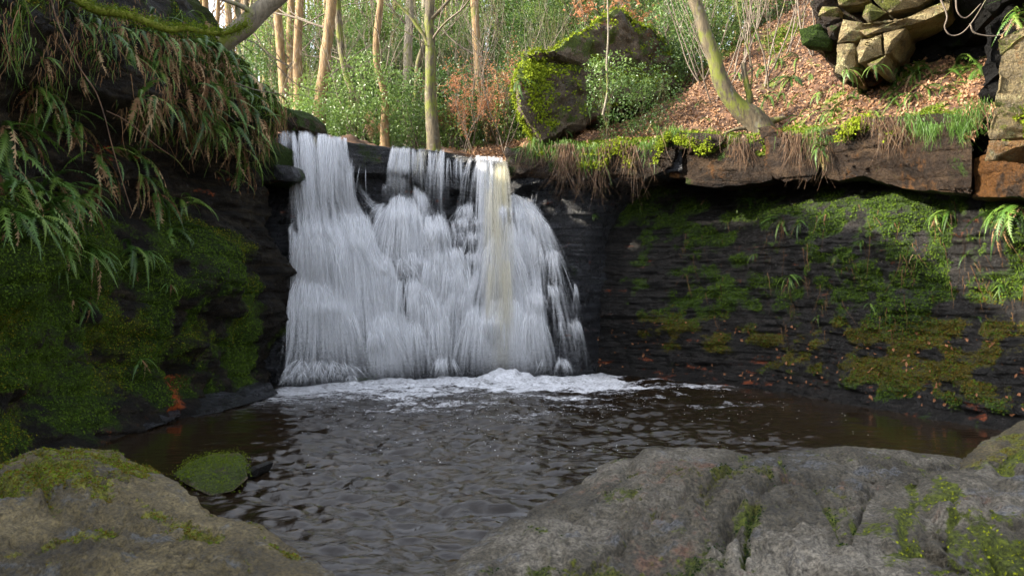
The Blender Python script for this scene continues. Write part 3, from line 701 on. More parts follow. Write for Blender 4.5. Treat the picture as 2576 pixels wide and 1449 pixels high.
tag(rb3, 'smooth pale grey boulder just beyond the large pitted foreground boulder', 'boulder')
rb4 = rim_rock('boulder', [(2400, 1230, 4.2), (2418, 1160, 4.5), (2450, 1124, 4.7), (2490, 1092, 4.8), (2576, 1044, 5.0), (2680, 1000, 5.1), (2820, 990, 5.0)],
    (3.1, 3.4, 0.6), mat_boulder2, 241, nu=200, nv=110, amp=0.03, crease=0.03, moss=0.2, angle=0.3)
tag(rb4, 'brown boulder with orange moss rising at the right edge above the foreground', 'boulder')
def rock_hull(name, pts, mat, seed, edge=0.04, amp=0.012, moss=0.5, mossz=0.6):
    bm = bmesh.new()
    for p in pts: bm.verts.new(P(*p))
    r = bmesh.ops.convex_hull(bm, input=bm.verts)
    bmesh.ops.delete(bm, geom=[g for g in r['geom_interior'] if isinstance(g, bmesh.types.BMVert)], context='VERTS')
    for _ in range(6):
        es = [e for e in bm.edges if e.calc_length() > edge]
        if not es: break
        bmesh.ops.subdivide_edges(bm, edges=es, cuts=1)
        bmesh.ops.triangulate(bm, faces=[f for f in bm.faces if len(f.verts) > 3])
    bmesh.ops.recalc_face_normals(bm, faces=bm.faces); bm.normal_update()
    V = np.array([v.co for v in bm.verts]); N = np.array([v.normal for v in bm.verts]); x, y, z = V.T
    V = V + N * (amp * 1.5 * fbm(x * 4, y * 4, z * 4, 3, seed) + amp * .4 * fbm(x * 18, y * 18, z * 18, 2, seed + 1))[:, None]
    for v, q in zip(bm.verts, V): v.co = q
    me = bpy.data.meshes.new(name); bm.to_mesh(me); bm.free(); me.materials.append(mat)
    me.polygons.foreach_set('use_smooth', np.ones(len(me.polygons), bool)); me.set_sharp_from_angle(angle=R(32))
    mo = moss + 0.3 * fbm(x * 6, y * 6, z * 6, 3, seed + 2) + mossz * (N[:, 2] - 0.4)
    for an, arr in (('moss', np.clip(mo, 0, 1.2)), ('rust', 0 * x), ('ochre', 0 * x)):
        at = me.attributes.new(an, 'FLOAT', 'POINT'); at.data.foreach_set('value', np.asarray(arr, np.float32))
    return add(name, me)
wr = rock_hull('boulder', [(442, 1194, 8.0), (476, 1160, 8.5), (540, 1141, 8.7), (606, 1141, 8.6), (623, 1165, 7.9), (618, 1182, 7.55), (560, 1178, 7.5), (476, 1204, 7.45),
                           (486, 1226, 7.3), (530, 1246, 7.2), (585, 1232, 7.25), (622, 1202, 7.5), (450, 1210, 7.7)], mat_mossrock, 251)
tag(wr, 'small angular green mossy rock sitting in the dark pool', 'boulder')
wr2 = rock_prism('boulder', [(610, 1186), (634, 1172), (652, 1176), (644, 1196), (618, 1206)], 7.8, 0.25, mat_shale, seed=252, amp=0.01, edge=0.05, moss=0.0)
tag(wr2, 'tiny dark wet stone beside the green mossy rock in the pool', 'stone')

# ------------------------------------------------------------ waterfalls
def watermat(name, c1, c2, alpha=None, soft=0.0):
    m = M(name)
    c = m.coord((9, 3, 0.6)); n = m.noise(c, 3, 4, 0.6)
    col = m.mix(m.ramp(n, [(0.3, 0.0), (0.7, 1.0)]), c1, c2)
    g_ = m.n('ShaderNodeNewGeometry'); va = m.n('ShaderNodeVectorMath', operation='MULTIPLY_ADD')
    m.L(g_.outputs['Normal'], va.inputs[0]); va.inputs[1].default_value = (0.2,) * 3; va.inputs[2].default_value = (0.0, -0.30, 0.85)
    vn_ = m.n('ShaderNodeVectorMath', operation='NORMALIZE'); m.L(va.outputs[0], vn_.inputs[0])   # spray scatters light from above as well as from the front
    m.fin(col, 0.6, vn_.outputs[0], **{'Specular_IOR_Level': 0.1})
    t = m.n('ShaderNodeBsdfTranslucent'); m.L(col, t.inputs[0])
    mx = m.n('ShaderNodeMixShader'); mx.inputs[0].default_value = 0.05
    m.L(m.b.outputs[0], mx.inputs[1]); m.L(t.outputs[0], mx.inputs[2])
    fin = mx.outputs[0]
    if soft:
        tr = m.n('ShaderNodeBsdfTransparent'); mm = m.n('ShaderNodeMixShader')
        al = m.math('MULTIPLY', m.math('MULTIPLY', m.math('POWER', m.attr('body'), 1.6), m.attr('thick')), soft, clamp=True)
        m.L(al, mm.inputs[0]); m.L(tr.outputs[0], mm.inputs[1]); m.L(fin, mm.inputs[2]); fin = mm.outputs[0]
    if alpha:
        tr = m.n('ShaderNodeBsdfTransparent'); mm = m.n('ShaderNodeMixShader')
        cc = m.coord((26, 2, 0.9)); ns = m.noise(cc, 1.0, 5, 0.6)
        al = m.math('MULTIPLY', m.attr('density'), m.ramp(ns, [(0.30, 0.6), (0.68, 1.0)]), clamp=True)
        m.L(al, mm.inputs[0]); m.L(tr.outputs[0], mm.inputs[1]); m.L(fin, mm.inputs[2]); fin = mm.outputs[0]
    m.L(fin, m.out.inputs[0])
    return m.m
mat_strand = watermat('white_water', (0.90, 0.92, 0.97), (0.96, 0.97, 0.99), soft=0.85)
mat_cream = watermat('cream_water', (0.80, 0.74, 0.56), (0.90, 0.86, 0.72), soft=0.6)
mat_gold = watermat('peat_gold_water', (0.90, 0.80, 0.50), (0.95, 0.90, 0.70), soft=0.5)
mat_veil = watermat('water_veil', (0.82, 0.85, 0.92), (0.92, 0.94, 0.97), alpha=True)

# rock depth lookup table
GX = np.linspace(-5.0, 2.7, 300); GZ = np.linspace(-0.4, 4.7, 260)
GY = yr(GX[:, None] + 0 * GZ[None], np.minimum(GZ[None] + 0 * GX[:, None], 9), False) - 0.05
def blur(a, k):
    ker = np.ones(2 * k + 1) / (2 * k + 1)
    for ax in (0, 1): a = np.apply_along_axis(lambda r: np.convolve(np.pad(r, k, mode='edge'), ker, mode='valid'), ax, a)
    return a
GYs = blur(GY, 1)
gdx = np.gradient(GYs, GX, axis=0); gdz = np.gradient(GYs, GZ, axis=1)
def look(A, x, z):
    u = np.clip((x - GX[0]) / (GX[1] - GX[0]), 0, len(GX) - 1.001); v = np.clip((z - GZ[0]) / (GZ[1] - GZ[0]), 0, len(GZ) - 1.001)
    i = u.astype(int); j = v.astype(int); a = u - i; b = v - j
    return A[i, j] * (1 - a) * (1 - b) + A[i + 1, j] * a * (1 - b) + A[i, j + 1] * (1 - a) * b + A[i + 1, j + 1] * a * b

def simulate(p, v, steps=110, dt=0.0125, kick=0.22, life=None, side=None):
    """p, v (n,3): follow the water down; returns list of positions"""
    out = [p.copy()]
    n = len(p); alive = np.ones(n, bool); age = np.zeros(n)
    touched = np.zeros(n, bool)
    for k in range(steps):
        v[:, 2] -= 9.8 * dt
        p = p + v * dt
        ys = look(GYs, p[:, 0], p[:, 2])
        front = p[:, 2] < zlip(p[:, 0]) - 0.03
        pen = (p[:, 1] > ys) & front
        gx_ = look(gdx, p[:, 0], p[:, 2]); gz_ = np.clip(look(gdz, p[:, 0], p[:, 2]), -6, 6)
        nn = np.stack([gx_, -np.ones(n), gz_], 1); nn /= np.linalg.norm(nn, axis=1, keepdims=True)
        vn = (v * nn).sum(1)
        hit = pen & (vn < 0)
        imp = np.where(hit, -vn, 0)
        v = v - nn * np.where(hit, vn * 1.15, 0)[:, None]
        new = hit & ~touched
        sp = np.where(new, 1.0, 0.18) * imp * kick
        v[:, 0] += RNG.normal(0, 1, n) * sp; v[:, 1] -= np.abs(RNG.normal(0, 1, n)) * sp * 0.5
        v = np.where(pen[:, None], v * 0.955, v)
        touched |= hit
        p[:, 1] = np.where(pen, ys, p[:, 1])
        v[:, 0] *= 0.992; v[:, 1] *= 0.985
        vz = np.maximum(v[:, 2], -5.5); v[:, 2] = vz
        age += dt
        if k % 4 == 3: out.append(p.copy())
    return np.stack(out, 1)      # n, t, 3

def ribbons(name, paths, width, mat, parent=None, life=None):
    n, t, _ = paths.shape
    z = paths[:, :, 2]
    ok = z > 0.0
    last = np.maximum(ok.sum(1), 2)
    if life is not None: last = np.minimum(last, np.maximum((life).astype(int), 3))
    idx = np.minimum(np.arange(t)[None, :], last[:, None] - 1)
    pp = np.take_along_axis(paths, idx[:, :, None], 1)
    frac = np.arange(t)[None, :] / last[:, None]
    w = width[:, None] * np.clip(np.minimum(frac * 6 + 0.25, (1.02 - frac) * 4), 0, 1)
    tw = RNG.uniform(-0.9, 0.9, n)[:, None]
    T = np.gradient(pp, axis=1); T /= np.maximum(np.linalg.norm(T, axis=2, keepdims=True), 1e-6)
    side = np.stack([np.cos(tw) + 0 * w, np.sin(tw) + 0 * w, 0 * w], 2)
    side = side - T * (side * T).sum(2, keepdims=True); side /= np.maximum(np.linalg.norm(side, axis=2, keepdims=True), 1e-6)
    nrm = np.cross(T, side)
    A = pp - side * w[:, :, None]; B = pp + side * w[:, :, None]; Mi = pp + nrm * (w * 0.35)[:, :, None]
    V = np.stack([A, Mi, B], 2).reshape(-1, 3)
    body = np.zeros((n, t, 3)); body[:, :, 1] = np.clip(np.minimum(frac * 5 + 0.12, (1.02 - frac) * 1.5), 0, 1)
    base = (np.arange(n)[:, None] * t + np.arange(t - 1)[None, :])
    keep = np.arange(t - 1)[None, :] < (last[:, None] - 1)
    b = base[keep] * 3
    Fc = np.vstack([np.stack([b, b + 1, b + 4, b + 3], 1), np.stack([b + 1, b + 2, b + 5, b + 4], 1)])
    used = np.unique(Fc); mp = np.zeros(len(V), np.int32); mp[used] = np.arange(len(used))
    me = mesh_np(name, V[used], mp[Fc], mat, True, {'body': body.reshape(-1)[used], 'thick': np.repeat(np.clip(0.0090 / width, 0.22, 1.2), t * 3)[used]})
    return add(name, me, parent)

ALLP = []
def Z2(zx, zy): return zx * 0.5033 + 628.7, zy * 0.5033 + 276.9
def rock_pt(px, py, off=0.05):
    Y = 16.3 + 0 * px
    for _ in range(4):
        X = (px - 1288) * Y / F; Zz = 1.7 - (py - 724.5) * Y / F
        atlip = Zz > zlip(X) - 0.25
        Y = np.where(atlip, ylip(X), look(GYs, X, Zz))
    Y = Y - off
    return np.stack([(px - 1288) * Y / F, Y, 1.7 - (py - 724.5) * Y / F], 1)
def fan(crest, foot, n, jit=8.0, clump=0.6, over=0.18, drop=1.0, width=1.0, fl=None, gauss=False):
    """strands leaving a crest line and landing along a foot line; ballistic between"""
    seed = int(crest[0][0] * 7 + crest[0][1]) % 1000
    u = RNG.uniform(0, 1, n * 3)
    L = math.hypot(crest[-1][0] - crest[0][0], crest[-1][1] - crest[0][1])
    wgt = 0.42 + 1.25 * clump * vnoise(u * max(2, L / 22), seed, 0, 311) + 0.5 * clump * vnoise(u * max(4, L / 7), seed, 0, 312)
    wgt = wgt * (0.55 + 0.45 * np.sin(np.pi * np.clip(u, 0.02, 0.98)) ** 0.5)
    u = u[RNG.uniform(0, 1, len(u)) < wgt][:n]; n = len(u)
    if gauss: u = np.clip(RNG.normal(0.5, 0.24, n), -0.2, 1.2)
    def along(pl, u):
        pl = np.array(pl, float); k = np.linspace(0, 1, len(pl))
        return np.interp(u, k, pl[:, 0]), np.interp(u, k, pl[:, 1])
    cx, cy = along(crest, u)
    v = np.clip(u + RNG.normal(0, 0.10, n), 0, 1)
    fx, fy = along(foot, v)
    cx = cx + RNG.normal(0, jit * 0.4, n); cy = cy + RNG.normal(0, jit * 0.9, n) + 10 * (RNG.uniform(0, 1, n) ** 3)
    fx = fx + RNG.normal(0, jit, n); fx = fx + (fx - fx.mean()) * (0.10 if over > 0.05 else 0); fy = fy + RNG.normal(0, jit * 2, n)
    a = rock_pt(*Z2(cx, cy), 0.05); b = rock_pt(*Z2(fx, fy), 0.12)
    T_ = 15
    tmax = RNG.uniform(0.62, 1.12, n) + (over > 0.05) * RNG.exponential(0.16, n)
    t0 = (over > 0.05) * RNG.uniform(-0.22, 0.08, n) - 0.02
    tmax = np.where((RNG.uniform(0, 1, n) < 0.42) & (over > 0.05), tmax * RNG.uniform(1.2, 2.1, n), tmax)
    tau = t0[:, None] + np.linspace(0, 1, T_)[None, :] * (tmax - t0)[:, None]
    q = RNG.uniform(0.15, 0.75, n)[:, None]
    x = a[:, :1] + (b[:, :1] - a[:, :1]) * tau
    z = a[:, 2:3] + (b[:, 2:3] - a[:, 2:3]) * (q * tau + (1 - q) * np.abs(tau) * tau) * drop
    z = np.minimum(z, zlip(x) + 0.03)
    y = a[:, 1:2] + (b[:, 1:2] - a[:, 1:2]) * tau - 0.10 * np.sin(np.pi * np.clip(tau, 0, 1))
    yk = look(GYs, x.ravel(), z.ravel()).reshape(x.shape) - RNG.uniform(0.01, 0.07, (n, 1))
    y = np.where(z < zlip(x) - 0.5, np.minimum(y, yk), np.minimum(y, ylip(x) - 0.07 - 0.10 * np.clip(zlip(x) - z, 0, 1) - RNG.uniform(0, 0.04, (n, 1))))
    return np.stack([x, y, z], 2), np.full(n, width)

def lip_x(px):
    xs = np.linspace(-4.6, 0.4, 400); pp = 1288 + F * xs / ylip(xs)
    return float(np.interp(px, pp, xs))
def lip_emit(pxa, pxb, n, vy):
    x = RNG.uniform(lip_x(pxa), lip_x(pxb), n)
    return np.stack([x, ylip(x) + 0.05, zlip(x) + 0.02], 1), np.stack([RNG.normal(0, .08, n), RNG.normal(vy[0], vy[1], n), 0 * x], 1)
def fall(name, label, sources):
    root = tag(add(name, None), label, 'waterfall')
    for nm, fans, w, mt in sources:
        path = np.vstack([f[0] for f in fans]); ws = np.concatenate([f[1] for f in fans])
        n = len(path)
        wd = w * ws * np.where(RNG.uniform(0, 1, n) < 0.16, RNG.uniform(0.4, 1.0, n), RNG.uniform(2.2, 5.5, n))
        ribbons(nm, path, wd, mt, root, None)
        ALLP.append((path, wd, None, name))
    return root
W = 0.0080
QQ = 0.66
def f_(c, f, n, **k):
    if k.get('over', 1) < 0.05 or n < 150: return fan(c, f, int(n * QQ), **k)
    out = [fan(c, f, int(n * QQ * 0.55), **k)]
    rr_ = random.Random(int(c[0][0] + f[0][1])); c = np.array(c, float); f = np.array(f, float)
    for q in range(4):
        a, b = sorted((rr_.uniform(0, 1), rr_.uniform(0, 1)))
        if b - a < 0.3: b = min(1, a + 0.35); a = max(0, b - 0.35)
        u = np.array([a, (a + b) / 2, b]); kc = np.linspace(0, 1, len(c)); kf = np.linspace(0, 1, len(f))
        dy = rr_.uniform(-30, 60); h_ = (f[:, 1].mean() - c[:, 1].mean()) * rr_.uniform(0.4, 0.95)
        cc = [(float(np.interp(t, kc, c[:, 0]) * .75 + np.interp(t, kf, f[:, 0]) * .25), float(np.interp(t, kc, c[:, 1]) + dy + 14 * abs(t - u[1]) / (b - a))) for t in u]
        ff = [(float(x_ + (x_ - cc[1][0]) * 0.45 + np.interp(t, kf, f[:, 0]) * .3 - x_ * .3), float(y_ + h_)) for (x_, y_), t in zip(cc, u)]
        out.append(fan(cc, ff, int(n * QQ * 0.15), **k))
    return np.vstack([o_[0] for o_ in out]), np.concatenate([o_[1] for o_ in out])
fall_left = fall('waterfall', 'left fall, the widest white curtain spreading over stepped rock', [
    ('curtain', [f_([(212,112),(300,116),(400,126),(462,152)], [(250,570),(340,585),(430,580),(512,520)], 1500, clump=.5, over=.02), f_([(136,112),(212,114)], [(136,285),(214,300)], 110, clump=1, over=0), f_([(430,140),(470,160)], [(480,330),(528,500)], 150, clump=.6),
                 f_([(215,300),(265,312)], [(222,560),(330,590)], 260), f_([(478,262),(522,272)], [(500,505),(526,520)], 90)], W, mat_strand),
    ('spray_fan', [f_([(248,600),(330,580),(420,578)], [(226,850),(380,900),(540,1000)], 900), f_([(400,505),(480,510),(555,548)], [(520,880),(620,940),(720,985)], 800), f_([(330,560),(420,560),(520,540)], [(360,860),(500,950),(640,985)], 500),
                   f_([(620,728),(670,735),(730,762)], [(640,1010),(700,1010),(762,1010)], 300), f_([(222,852),(300,838),(420,905)], [(192,1275),(330,1290),(500,1275)], 560, jit=9), f_([(420,905),(470,960),(520,1010)], [(500,1180),(540,1260),(600,1290)], 130),
                   f_([(560,1062),(620,1035),(700,1045)], [(560,1385),(700,1385),(835,1345)], 900), f_([(640,1000),(700,1000),(760,1010)], [(700,1290),(770,1310),(830,1320)], 330), f_([(190,1275),(300,1262),(420,1268),(560,1275)], [(165,1400),(300,1405),(450,1400),(620,1390)], 300, clump=.8),
                   f_([(210,560),(240,640)], [(205,830),(240,850)], 60), f_([(200,900),(230,900)], [(190,1230),(225,1260)], 60)], W, mat_strand)])
fall_mid = fall('waterfall', 'middle fall, narrow curtain breaking into domed fans between bare rock', [
    ('curtain', [f_([(716,192),(770,192),(812,196)], [(690,450),(750,450),(812,440)], 420, clump=.8, over=0), f_([(812,196),(900,200),(976,206)], [(826,420),(900,520),(966,545)], 330, clump=1.0, over=0), f_([(640,370),(690,372)], [(640,450),(690,455)], 7, over=0), f_([(540,270),(640,300)], [(540,520),(640,540)], 5, over=0, width=.6),
                 f_([(984,240),(1062,240)], [(984,470),(1062,480)], 34, clump=1, over=0)], W, mat_strand),
    ('spray_fan', [f_([(690,475),(755,438),(815,452)], [(590,735),(700,730),(870,705)], 900), f_([(640,478),(690,470)], [(578,430),(640,700)], 120), f_([(822,385),(880,425)], [(840,530),(905,540)], 120), f_([(905,570),(955,543),(1012,565)], [(895,705),(950,700),(1034,690)], 340),
                   f_([(830,520),(920,545)], [(815,650),(910,660)], 160), f_([(745,742),(798,712),(850,735)], [(738,835),(800,850),(872,835)], 200), f_([(738,855),(810,842),(885,860)], [(735,1090),(840,1110),(955,1100)], 480), f_([(868,762),(905,752),(945,770)], [(858,910),(905,920),(952,910)], 200),
                   f_([(938,722),(985,700),(1045,712)], [(922,870),(1000,880),(1116,850)], 300), f_([(980,765),(1030,755),(1092,765)], [(955,985),(1030,1000),(1122,985)], 260), f_([(1010,545),(1160,548)], [(1012,605),(1160,610)], 90, clump=1), f_([(1030,612),(1160,616)], [(1030,690),(1160,700)], 80, clump=1), f_([(1050,712),(1155,714)], [(1050,800),(1150,810)], 80, clump=1),
                   f_([(840,930),(900,940),(940,950)], [(840,1240),(920,1250),(985,1240)], 230), f_([(740,1040),(860,1060),(1000,1000)], [(800,1315),(900,1320),(1010,1315)], 230, clump=.8), f_([(936,1245),(980,1238),(1022,1250)], [(926,1325),(980,1330),(1042,1335)], 130), f_([(1000,900),(1110,900)], [(985,1060),(1080,1060)], 70)], W, mat_strand)])
fall_right = fall('waterfall', 'right fall with a straight golden peat stained jet and wide white skirts', [
    ('curtain', [f_([(1100,240),(1150,246)], [(1052,475),(1120,485)], 130, clump=.9), f_([(1140,246),(1215,262)], [(1140,640),(1205,700)], 420, over=.1), f_([(1120,236),(1262,244)], [(1128,262),(1268,290)], 180, over=0)], W, mat_strand),
    ('spray_fan', [f_([(1036,498),(1090,470),(1150,478)], [(1008,560),(1080,555),(1150,550)], 200), f_([(1280,432),(1320,428),(1375,452)], [(1290,570),(1390,600),(1510,650)], 420), f_([(1286,575),(1320,562),(1362,585)], [(1290,900),(1360,905),(1432,880)], 520), f_([(1190,640),(1240,600),(1290,640)], [(1118,1000),(1240,1000),(1400,930)], 1000),
                   f_([(1088,1005),(1140,985),(1212,990)], [(1005,1325),(1110,1325),(1225,1325)], 430), f_([(1205,940),(1270,920),(1340,950)], [(1195,1325),(1290,1330),(1410,1325)], 950), f_([(1338,1010),(1400,998),(1462,1004)], [(1365,1325),(1440,1330),(1515,1335)], 420), f_([(1398,912),(1462,906)], [(1398,1005),(1482,1005)], 130),
                   f_([(1385,470),(1440,520),(1492,590)], [(1430,430),(1480,660),(1535,700)], 110, clump=.9), f_([(1425,745),(1480,715),(1532,700)], [(1415,790),(1480,800),(1552,770)], 90, clump=.9), f_([(1450,872),(1562,872)], [(1466,985),(1604,990)], 60, clump=1), f_([(1608,862),(1652,900)], [(1600,965),(1664,985)], 22, clump=1),
                   f_([(1490,1072),(1650,1050)], [(1500,1205),(1682,1205)], 60, clump=1), f_([(1430,1242),(1520,1238),(1645,1262)], [(1428,1335),(1530,1345),(1662,1345)], 120, clump=1), f_([(1400,600),(1450,680)], [(1400,800),(1470,860)], 80)], W, mat_strand),
    ('jet', [f_([(1222,270),(1274,256)], [(1205,1000),(1295,1000)], 260, clump=.5, over=0, gauss=True), f_([(1228,262),(1275,256)], [(1226,640),(1284,640)], 420, clump=.4, over=0, gauss=True)], W, mat_gold),
    ('cream_strand', [f_([(1190,262),(1280,262)], [(1160,1310),(1340,1310)], 260, over=0, gauss=True), f_([(1215,930),(1295,935)], [(1195,1325),(1325,1325)], 260), f_([(1200,700),(1290,690)], [(1180,1310),(1330,1310)], 260, over=0), f_([(1160,246),(1230,256)], [(1158,560),(1222,600)], 70, over=0)], W, mat_cream)])
def stream(rows, n, seed, clump=0.9, seg=(0.3, 0.75), wide=(2.5, 6.5)):
    """continuous water running from row to row down the rock"""
    R_ = [np.array(r, float) for r in rows]
    u = RNG.uniform(0, 1, n * 4)
    wgt = 0.45 + clump * vnoise(u * 7, seed, 0, 321) + 0.5 * clump * vnoise(u * 23, seed, 0, 322)
    u = u[RNG.uniform(0, 1, len(u)) < wgt][:n]; n = len(u)
    T_ = 22
    L_ = RNG.uniform(seg[0], seg[1], n); a = RNG.uniform(-0.1, 1.0, n) * (1 - L_ * 0.6); a = np.maximum(a, 0)
    tt = a[:, None] + np.linspace(0, 1, T_)[None] * np.minimum(L_, 1 - a)[:, None]
    k = np.linspace(0, 1, len(R_))
    px = np.zeros((n, T_)); py = np.zeros((n, T_))
    X_ = np.stack([r[0][0] + (r[1][0] - r[0][0]) * u for r in R_], 1); Y_ = np.stack([r[0][1] + (r[1][1] - r[0][1]) * u for r in R_], 1)
    ks = tt * (len(R_) - 1); i_ = np.clip(ks.astype(int), 0, len(R_) - 2); f_r = ks - i_
    sm = f_r * f_r * (3 - 2 * f_r)
    ar = np.arange(n)[:, None]
    px = X_[ar, i_] * (1 - sm) + X_[ar, i_ + 1] * sm + 10 * vnoise(u[:, None] * 30, tt * 3, 0, seed)
    py = Y_[ar, i_] * (1 - f_r) + Y_[ar, i_ + 1] * f_r
    q = rock_pt(*Z2(px.ravel(), py.ravel()), 0.10).reshape(n, T_, 3)
    q[:, :, 1] = blur_rows(q[:, :, 1]) - RNG.uniform(0, 0.05, (n, 1))
    return q, RNG.uniform(wide[0], wide[1], n)
def blur_rows(a):
    p = np.pad(a, ((0, 0), (2, 2)), mode='edge')
    return np.minimum(a, (p[:, :-4] + p[:, 1:-3] + p[:, 2:-2] + p[:, 3:-1] + p[:, 4:]) / 5)
for par, rows, n_ in ((fall_left, [[(212,112),(462,152)], [(235,330),(490,350)], [(245,580),(560,545)], [(225,850),(725,840)], [(205,1060),(760,1050)], [(165,1390),(835,1350)]], 850),
                      (fall_mid, [[(690,450),(965,470)], [(600,720),(1030,700)], [(735,900),(1110,880)], [(740,850),(1060,1080)], [(800,1320),(1040,1325)]], 430),
                      (fall_right, [[(1140,250),(1275,256)], [(1150,600),(1300,590)], [(1115,800),(1395,780)], [(1060,1000),(1465,1000)], [(1010,1325),(1515,1330)]], 700),
                      (fall_right, [[(1285,440),(1372,450)], [(1300,430),(1505,640)], [(1330,900),(1565,860)], [(1400,1330),(1660,1340)]], 190)):
    pth, ws = stream(rows, n_, n_)
    ribbons('water_sheet', pth, W * ws, mat_strand, par)
    ALLP.append((pth, W * ws * 0.6, None, ''))
for o in fall_right.children:
    if o.name.startswith('jet'): o['label'] = 'golden brown straight jet'
for par, c, f2, nn_ in ((fall_left, [(240,114),(455,150)], [(270,420),(500,470)], 120), (fall_mid, [(720,192),(960,204)], [(700,420),(950,440)], 80)):
    pth, ws = fan(c, f2, nn_, clump=.9, over=0)
    ribbons('cream_strand', pth, W * 1.1 * RNG.uniform(0.5, 1.5, len(pth)), mat_cream, par)

# thin continuous film over the rock, as dense as the strands above it
H = np.zeros((len(GX), len(GZ)))
for path, wd, life, nm in ALLP:
    n, t, _ = path.shape
    wgt = np.repeat(wd[:, None], t, 1)
    if life is not None: wgt = wgt * (np.arange(t)[None] < life[:, None])
    pr = np.clip(((path[:, :, 0] - GX[0]) / (GX[1] - GX[0])).astype(int), 0, len(GX) - 1)
    qr = ((path[:, :, 2] - GZ[0]) / (GZ[1] - GZ[0])).astype(int)
    ok = (qr >= 0) & (qr < len(GZ)) & (path[:, :, 2] > -0.05)
    sp = np.linalg.norm(np.gradient(path, axis=1), axis=2)
    np.add.at(H, (pr[ok], qr[ok]), (wgt * sp)[ok])
cell = (GX[1] - GX[0]) * (GZ[1] - GZ[0])
H = blur(H / cell * 2, 3)
print('H', np.percentile(H,[50,75,90,99]))
dens = np.clip((H - 0.32) * 0.42, 0, 0.62)
dens = dens * sstep(0.0, 0.3, zlip(GX)[:, None] - 0.35 - GZ[None, :])
Yv = yr(GX[:, None] + 0 * GZ[None], GZ[None] + 0 * GX[:, None], True)
Yv = blur(Yv, 4) - 0.075 - 0.03 * np.clip(H, 0, 2)
for nm, x0, x1, par in (('water_film', -4.3, -2.33, fall_left), ('water_film', -2.36, -0.85, fall_mid), ('water_film', -0.88, 1.9, fall_right)):
    i0, i1 = np.searchsorted(GX, x0), np.searchsorted(GX, x1)
    i1 = min(i1 + 1, len(GX))
    zsel = slice(18, 245)
    Xv = GX[i0:i1, None] + 0 * GZ[None, zsel]
    Zv = GZ[None, zsel] + 0 * Xv
    Vv = np.stack([Xv, Yv[i0:i1, zsel] - (0.004 if par is fall_mid else 0), Zv], 2)
    add(nm, mesh_np(nm, Vv.reshape(-1, 3), grid_faces(*Xv.shape), mat_veil, True, {'density': dens[i0:i1, zsel]}), par)

# ------------------------------------------------------------ small growth on rock (uncountable)
def scatter(V, Nn, mask, n, seed):
    rng = np.random.default_rng(seed)
    A = V[:-1, :-1]; B = V[1:, :-1]; Dd = V[:-1, 1:]
    area = np.linalg.norm(np.cross(B - A, Dd - A), axis=2)
    w = (area * np.clip(mask[:-1, :-1], 0, None)).ravel(); w = w / w.sum()
    k = rng.choice(len(w), n, p=w)
    i, j = np.unravel_index(k, area.shape)
    a = rng.uniform(0, 1, (n, 1)); b = rng.uniform(0, 1, (n, 1))
    pos = V[i, j] * (1 - a) * (1 - b) + V[i + 1, j] * a * (1 - b) + V[i, j + 1] * (1 - a) * b + V[i + 1, j + 1] * a * b
    return pos, Nn[i, j]

def leaf_quads(pos, nrm, ln, wd, seed, tilt=0.6, lift=0.3, down=0.0):
    """two-triangle folded leaves lying near a surface"""
    rng = np.random.default_rng(seed); n = len(pos)
    t = rng.normal(0, 1, (n, 3)); t[:, 2] -= down
    nn = nrm + rng.normal(0, tilt, (n, 3)); nn /= np.linalg.norm(nn, axis=1, keepdims=True)
    t = t - nn * (t * nn).sum(1, keepdims=True); t /= np.linalg.norm(t, axis=1, keepdims=True)
    b = np.cross(nn, t)
    l = (ln * rng.uniform(0.6, 1.3, n))[:, None]; w = (wd * rng.uniform(0.6, 1.3, n))[:, None]
    p0 = pos + nrm * (lift * (np.asarray(ln)[:, None] if np.ndim(ln) else ln))
    V = np.stack([p0, p0 + t * l * 0.5 + b * w * 0.5 + nn * w * 0.25, p0 + t * l, p0 + t * l * 0.5 - b * w * 0.5 + nn * w * 0.25], 1).reshape(-1, 3)
    i = np.arange(n)[:, None] * 4
    Fc = np.stack([i + 0, i + 1, i + 2, i + 0, i + 2, i + 3], 2).reshape(-1, 3)
    return V, Fc

def tufts(name, surf, mask, n, size, mat, seed, label, down=0.3):
    pos, nr = scatter(surf[1], surf[2], mask, n, seed)
    V, Fc = leaf_quads(pos, nr, size, size * 0.7, seed + 1, 0.7, 0.25, down)
    o = tag(add(name, mesh_np(name, V, Fc, mat, False)), kind='stuff', label=label)
    return o
SD = {s_[0]: s_ for s_ in SURF}
sL, sR, sF = SD['cliff_left'], SD['cliff_right'], SD['floor']
def vis(V, x0=-9, x1=9, y0=3.5, y1=60, z0=0.02): return ((V[:, :, 0] > x0) & (V[:, :, 0] < x1) & (V[:, :, 1] > y0) & (V[:, :, 1] < y1) & (V[:, :, 2] > z0)).astype(float)
mL = sstep(0.42, 0.75, sL[3]['moss']) * vis(sL[1], y0=6.5) * (sL[1][:, :, 2] < 6)
tufts('moss', sL, mL * (1 - sL[3]['ochre'] * 0.7), 52000, 0.030, mat_mosstuft, 501, 'dark green moss carpeting the left cliff')
tufts('moss', sL, mL * sL[3]['ochre'], 12000, 0.026, mat_ochretuft, 503, 'ochre moss on the lower left cliff')
mR = sstep(0.42, 0.7, sR[3]['moss']) * vis(sR[1], y0=7)
tufts('moss', sR, mR * (1 - sR[3]['ochre'] * 0.8), 46000, 0.034, mat_mosstuft, 505, 'green moss and liverwort on the layered right wall')
tufts('moss', sR, mR * sR[3]['ochre'], 12000, 0.03, mat_ochretuft, 507, 'ochre moss on the lower right wall')
mF = sF[3]['moss']; FV = sF[1]
front = sstep(-2.0, 0.2, FV[:, :, 0]) * (DD < 12) * vis(FV, x1=12, y0=7)
tufts('moss', sF, sstep(0.5, 0.8, mF) * front * (DD < 6), 16000, 0.045, mat_mossbright, 509, 'bright moss on the woodland floor near the lip', 0.0)
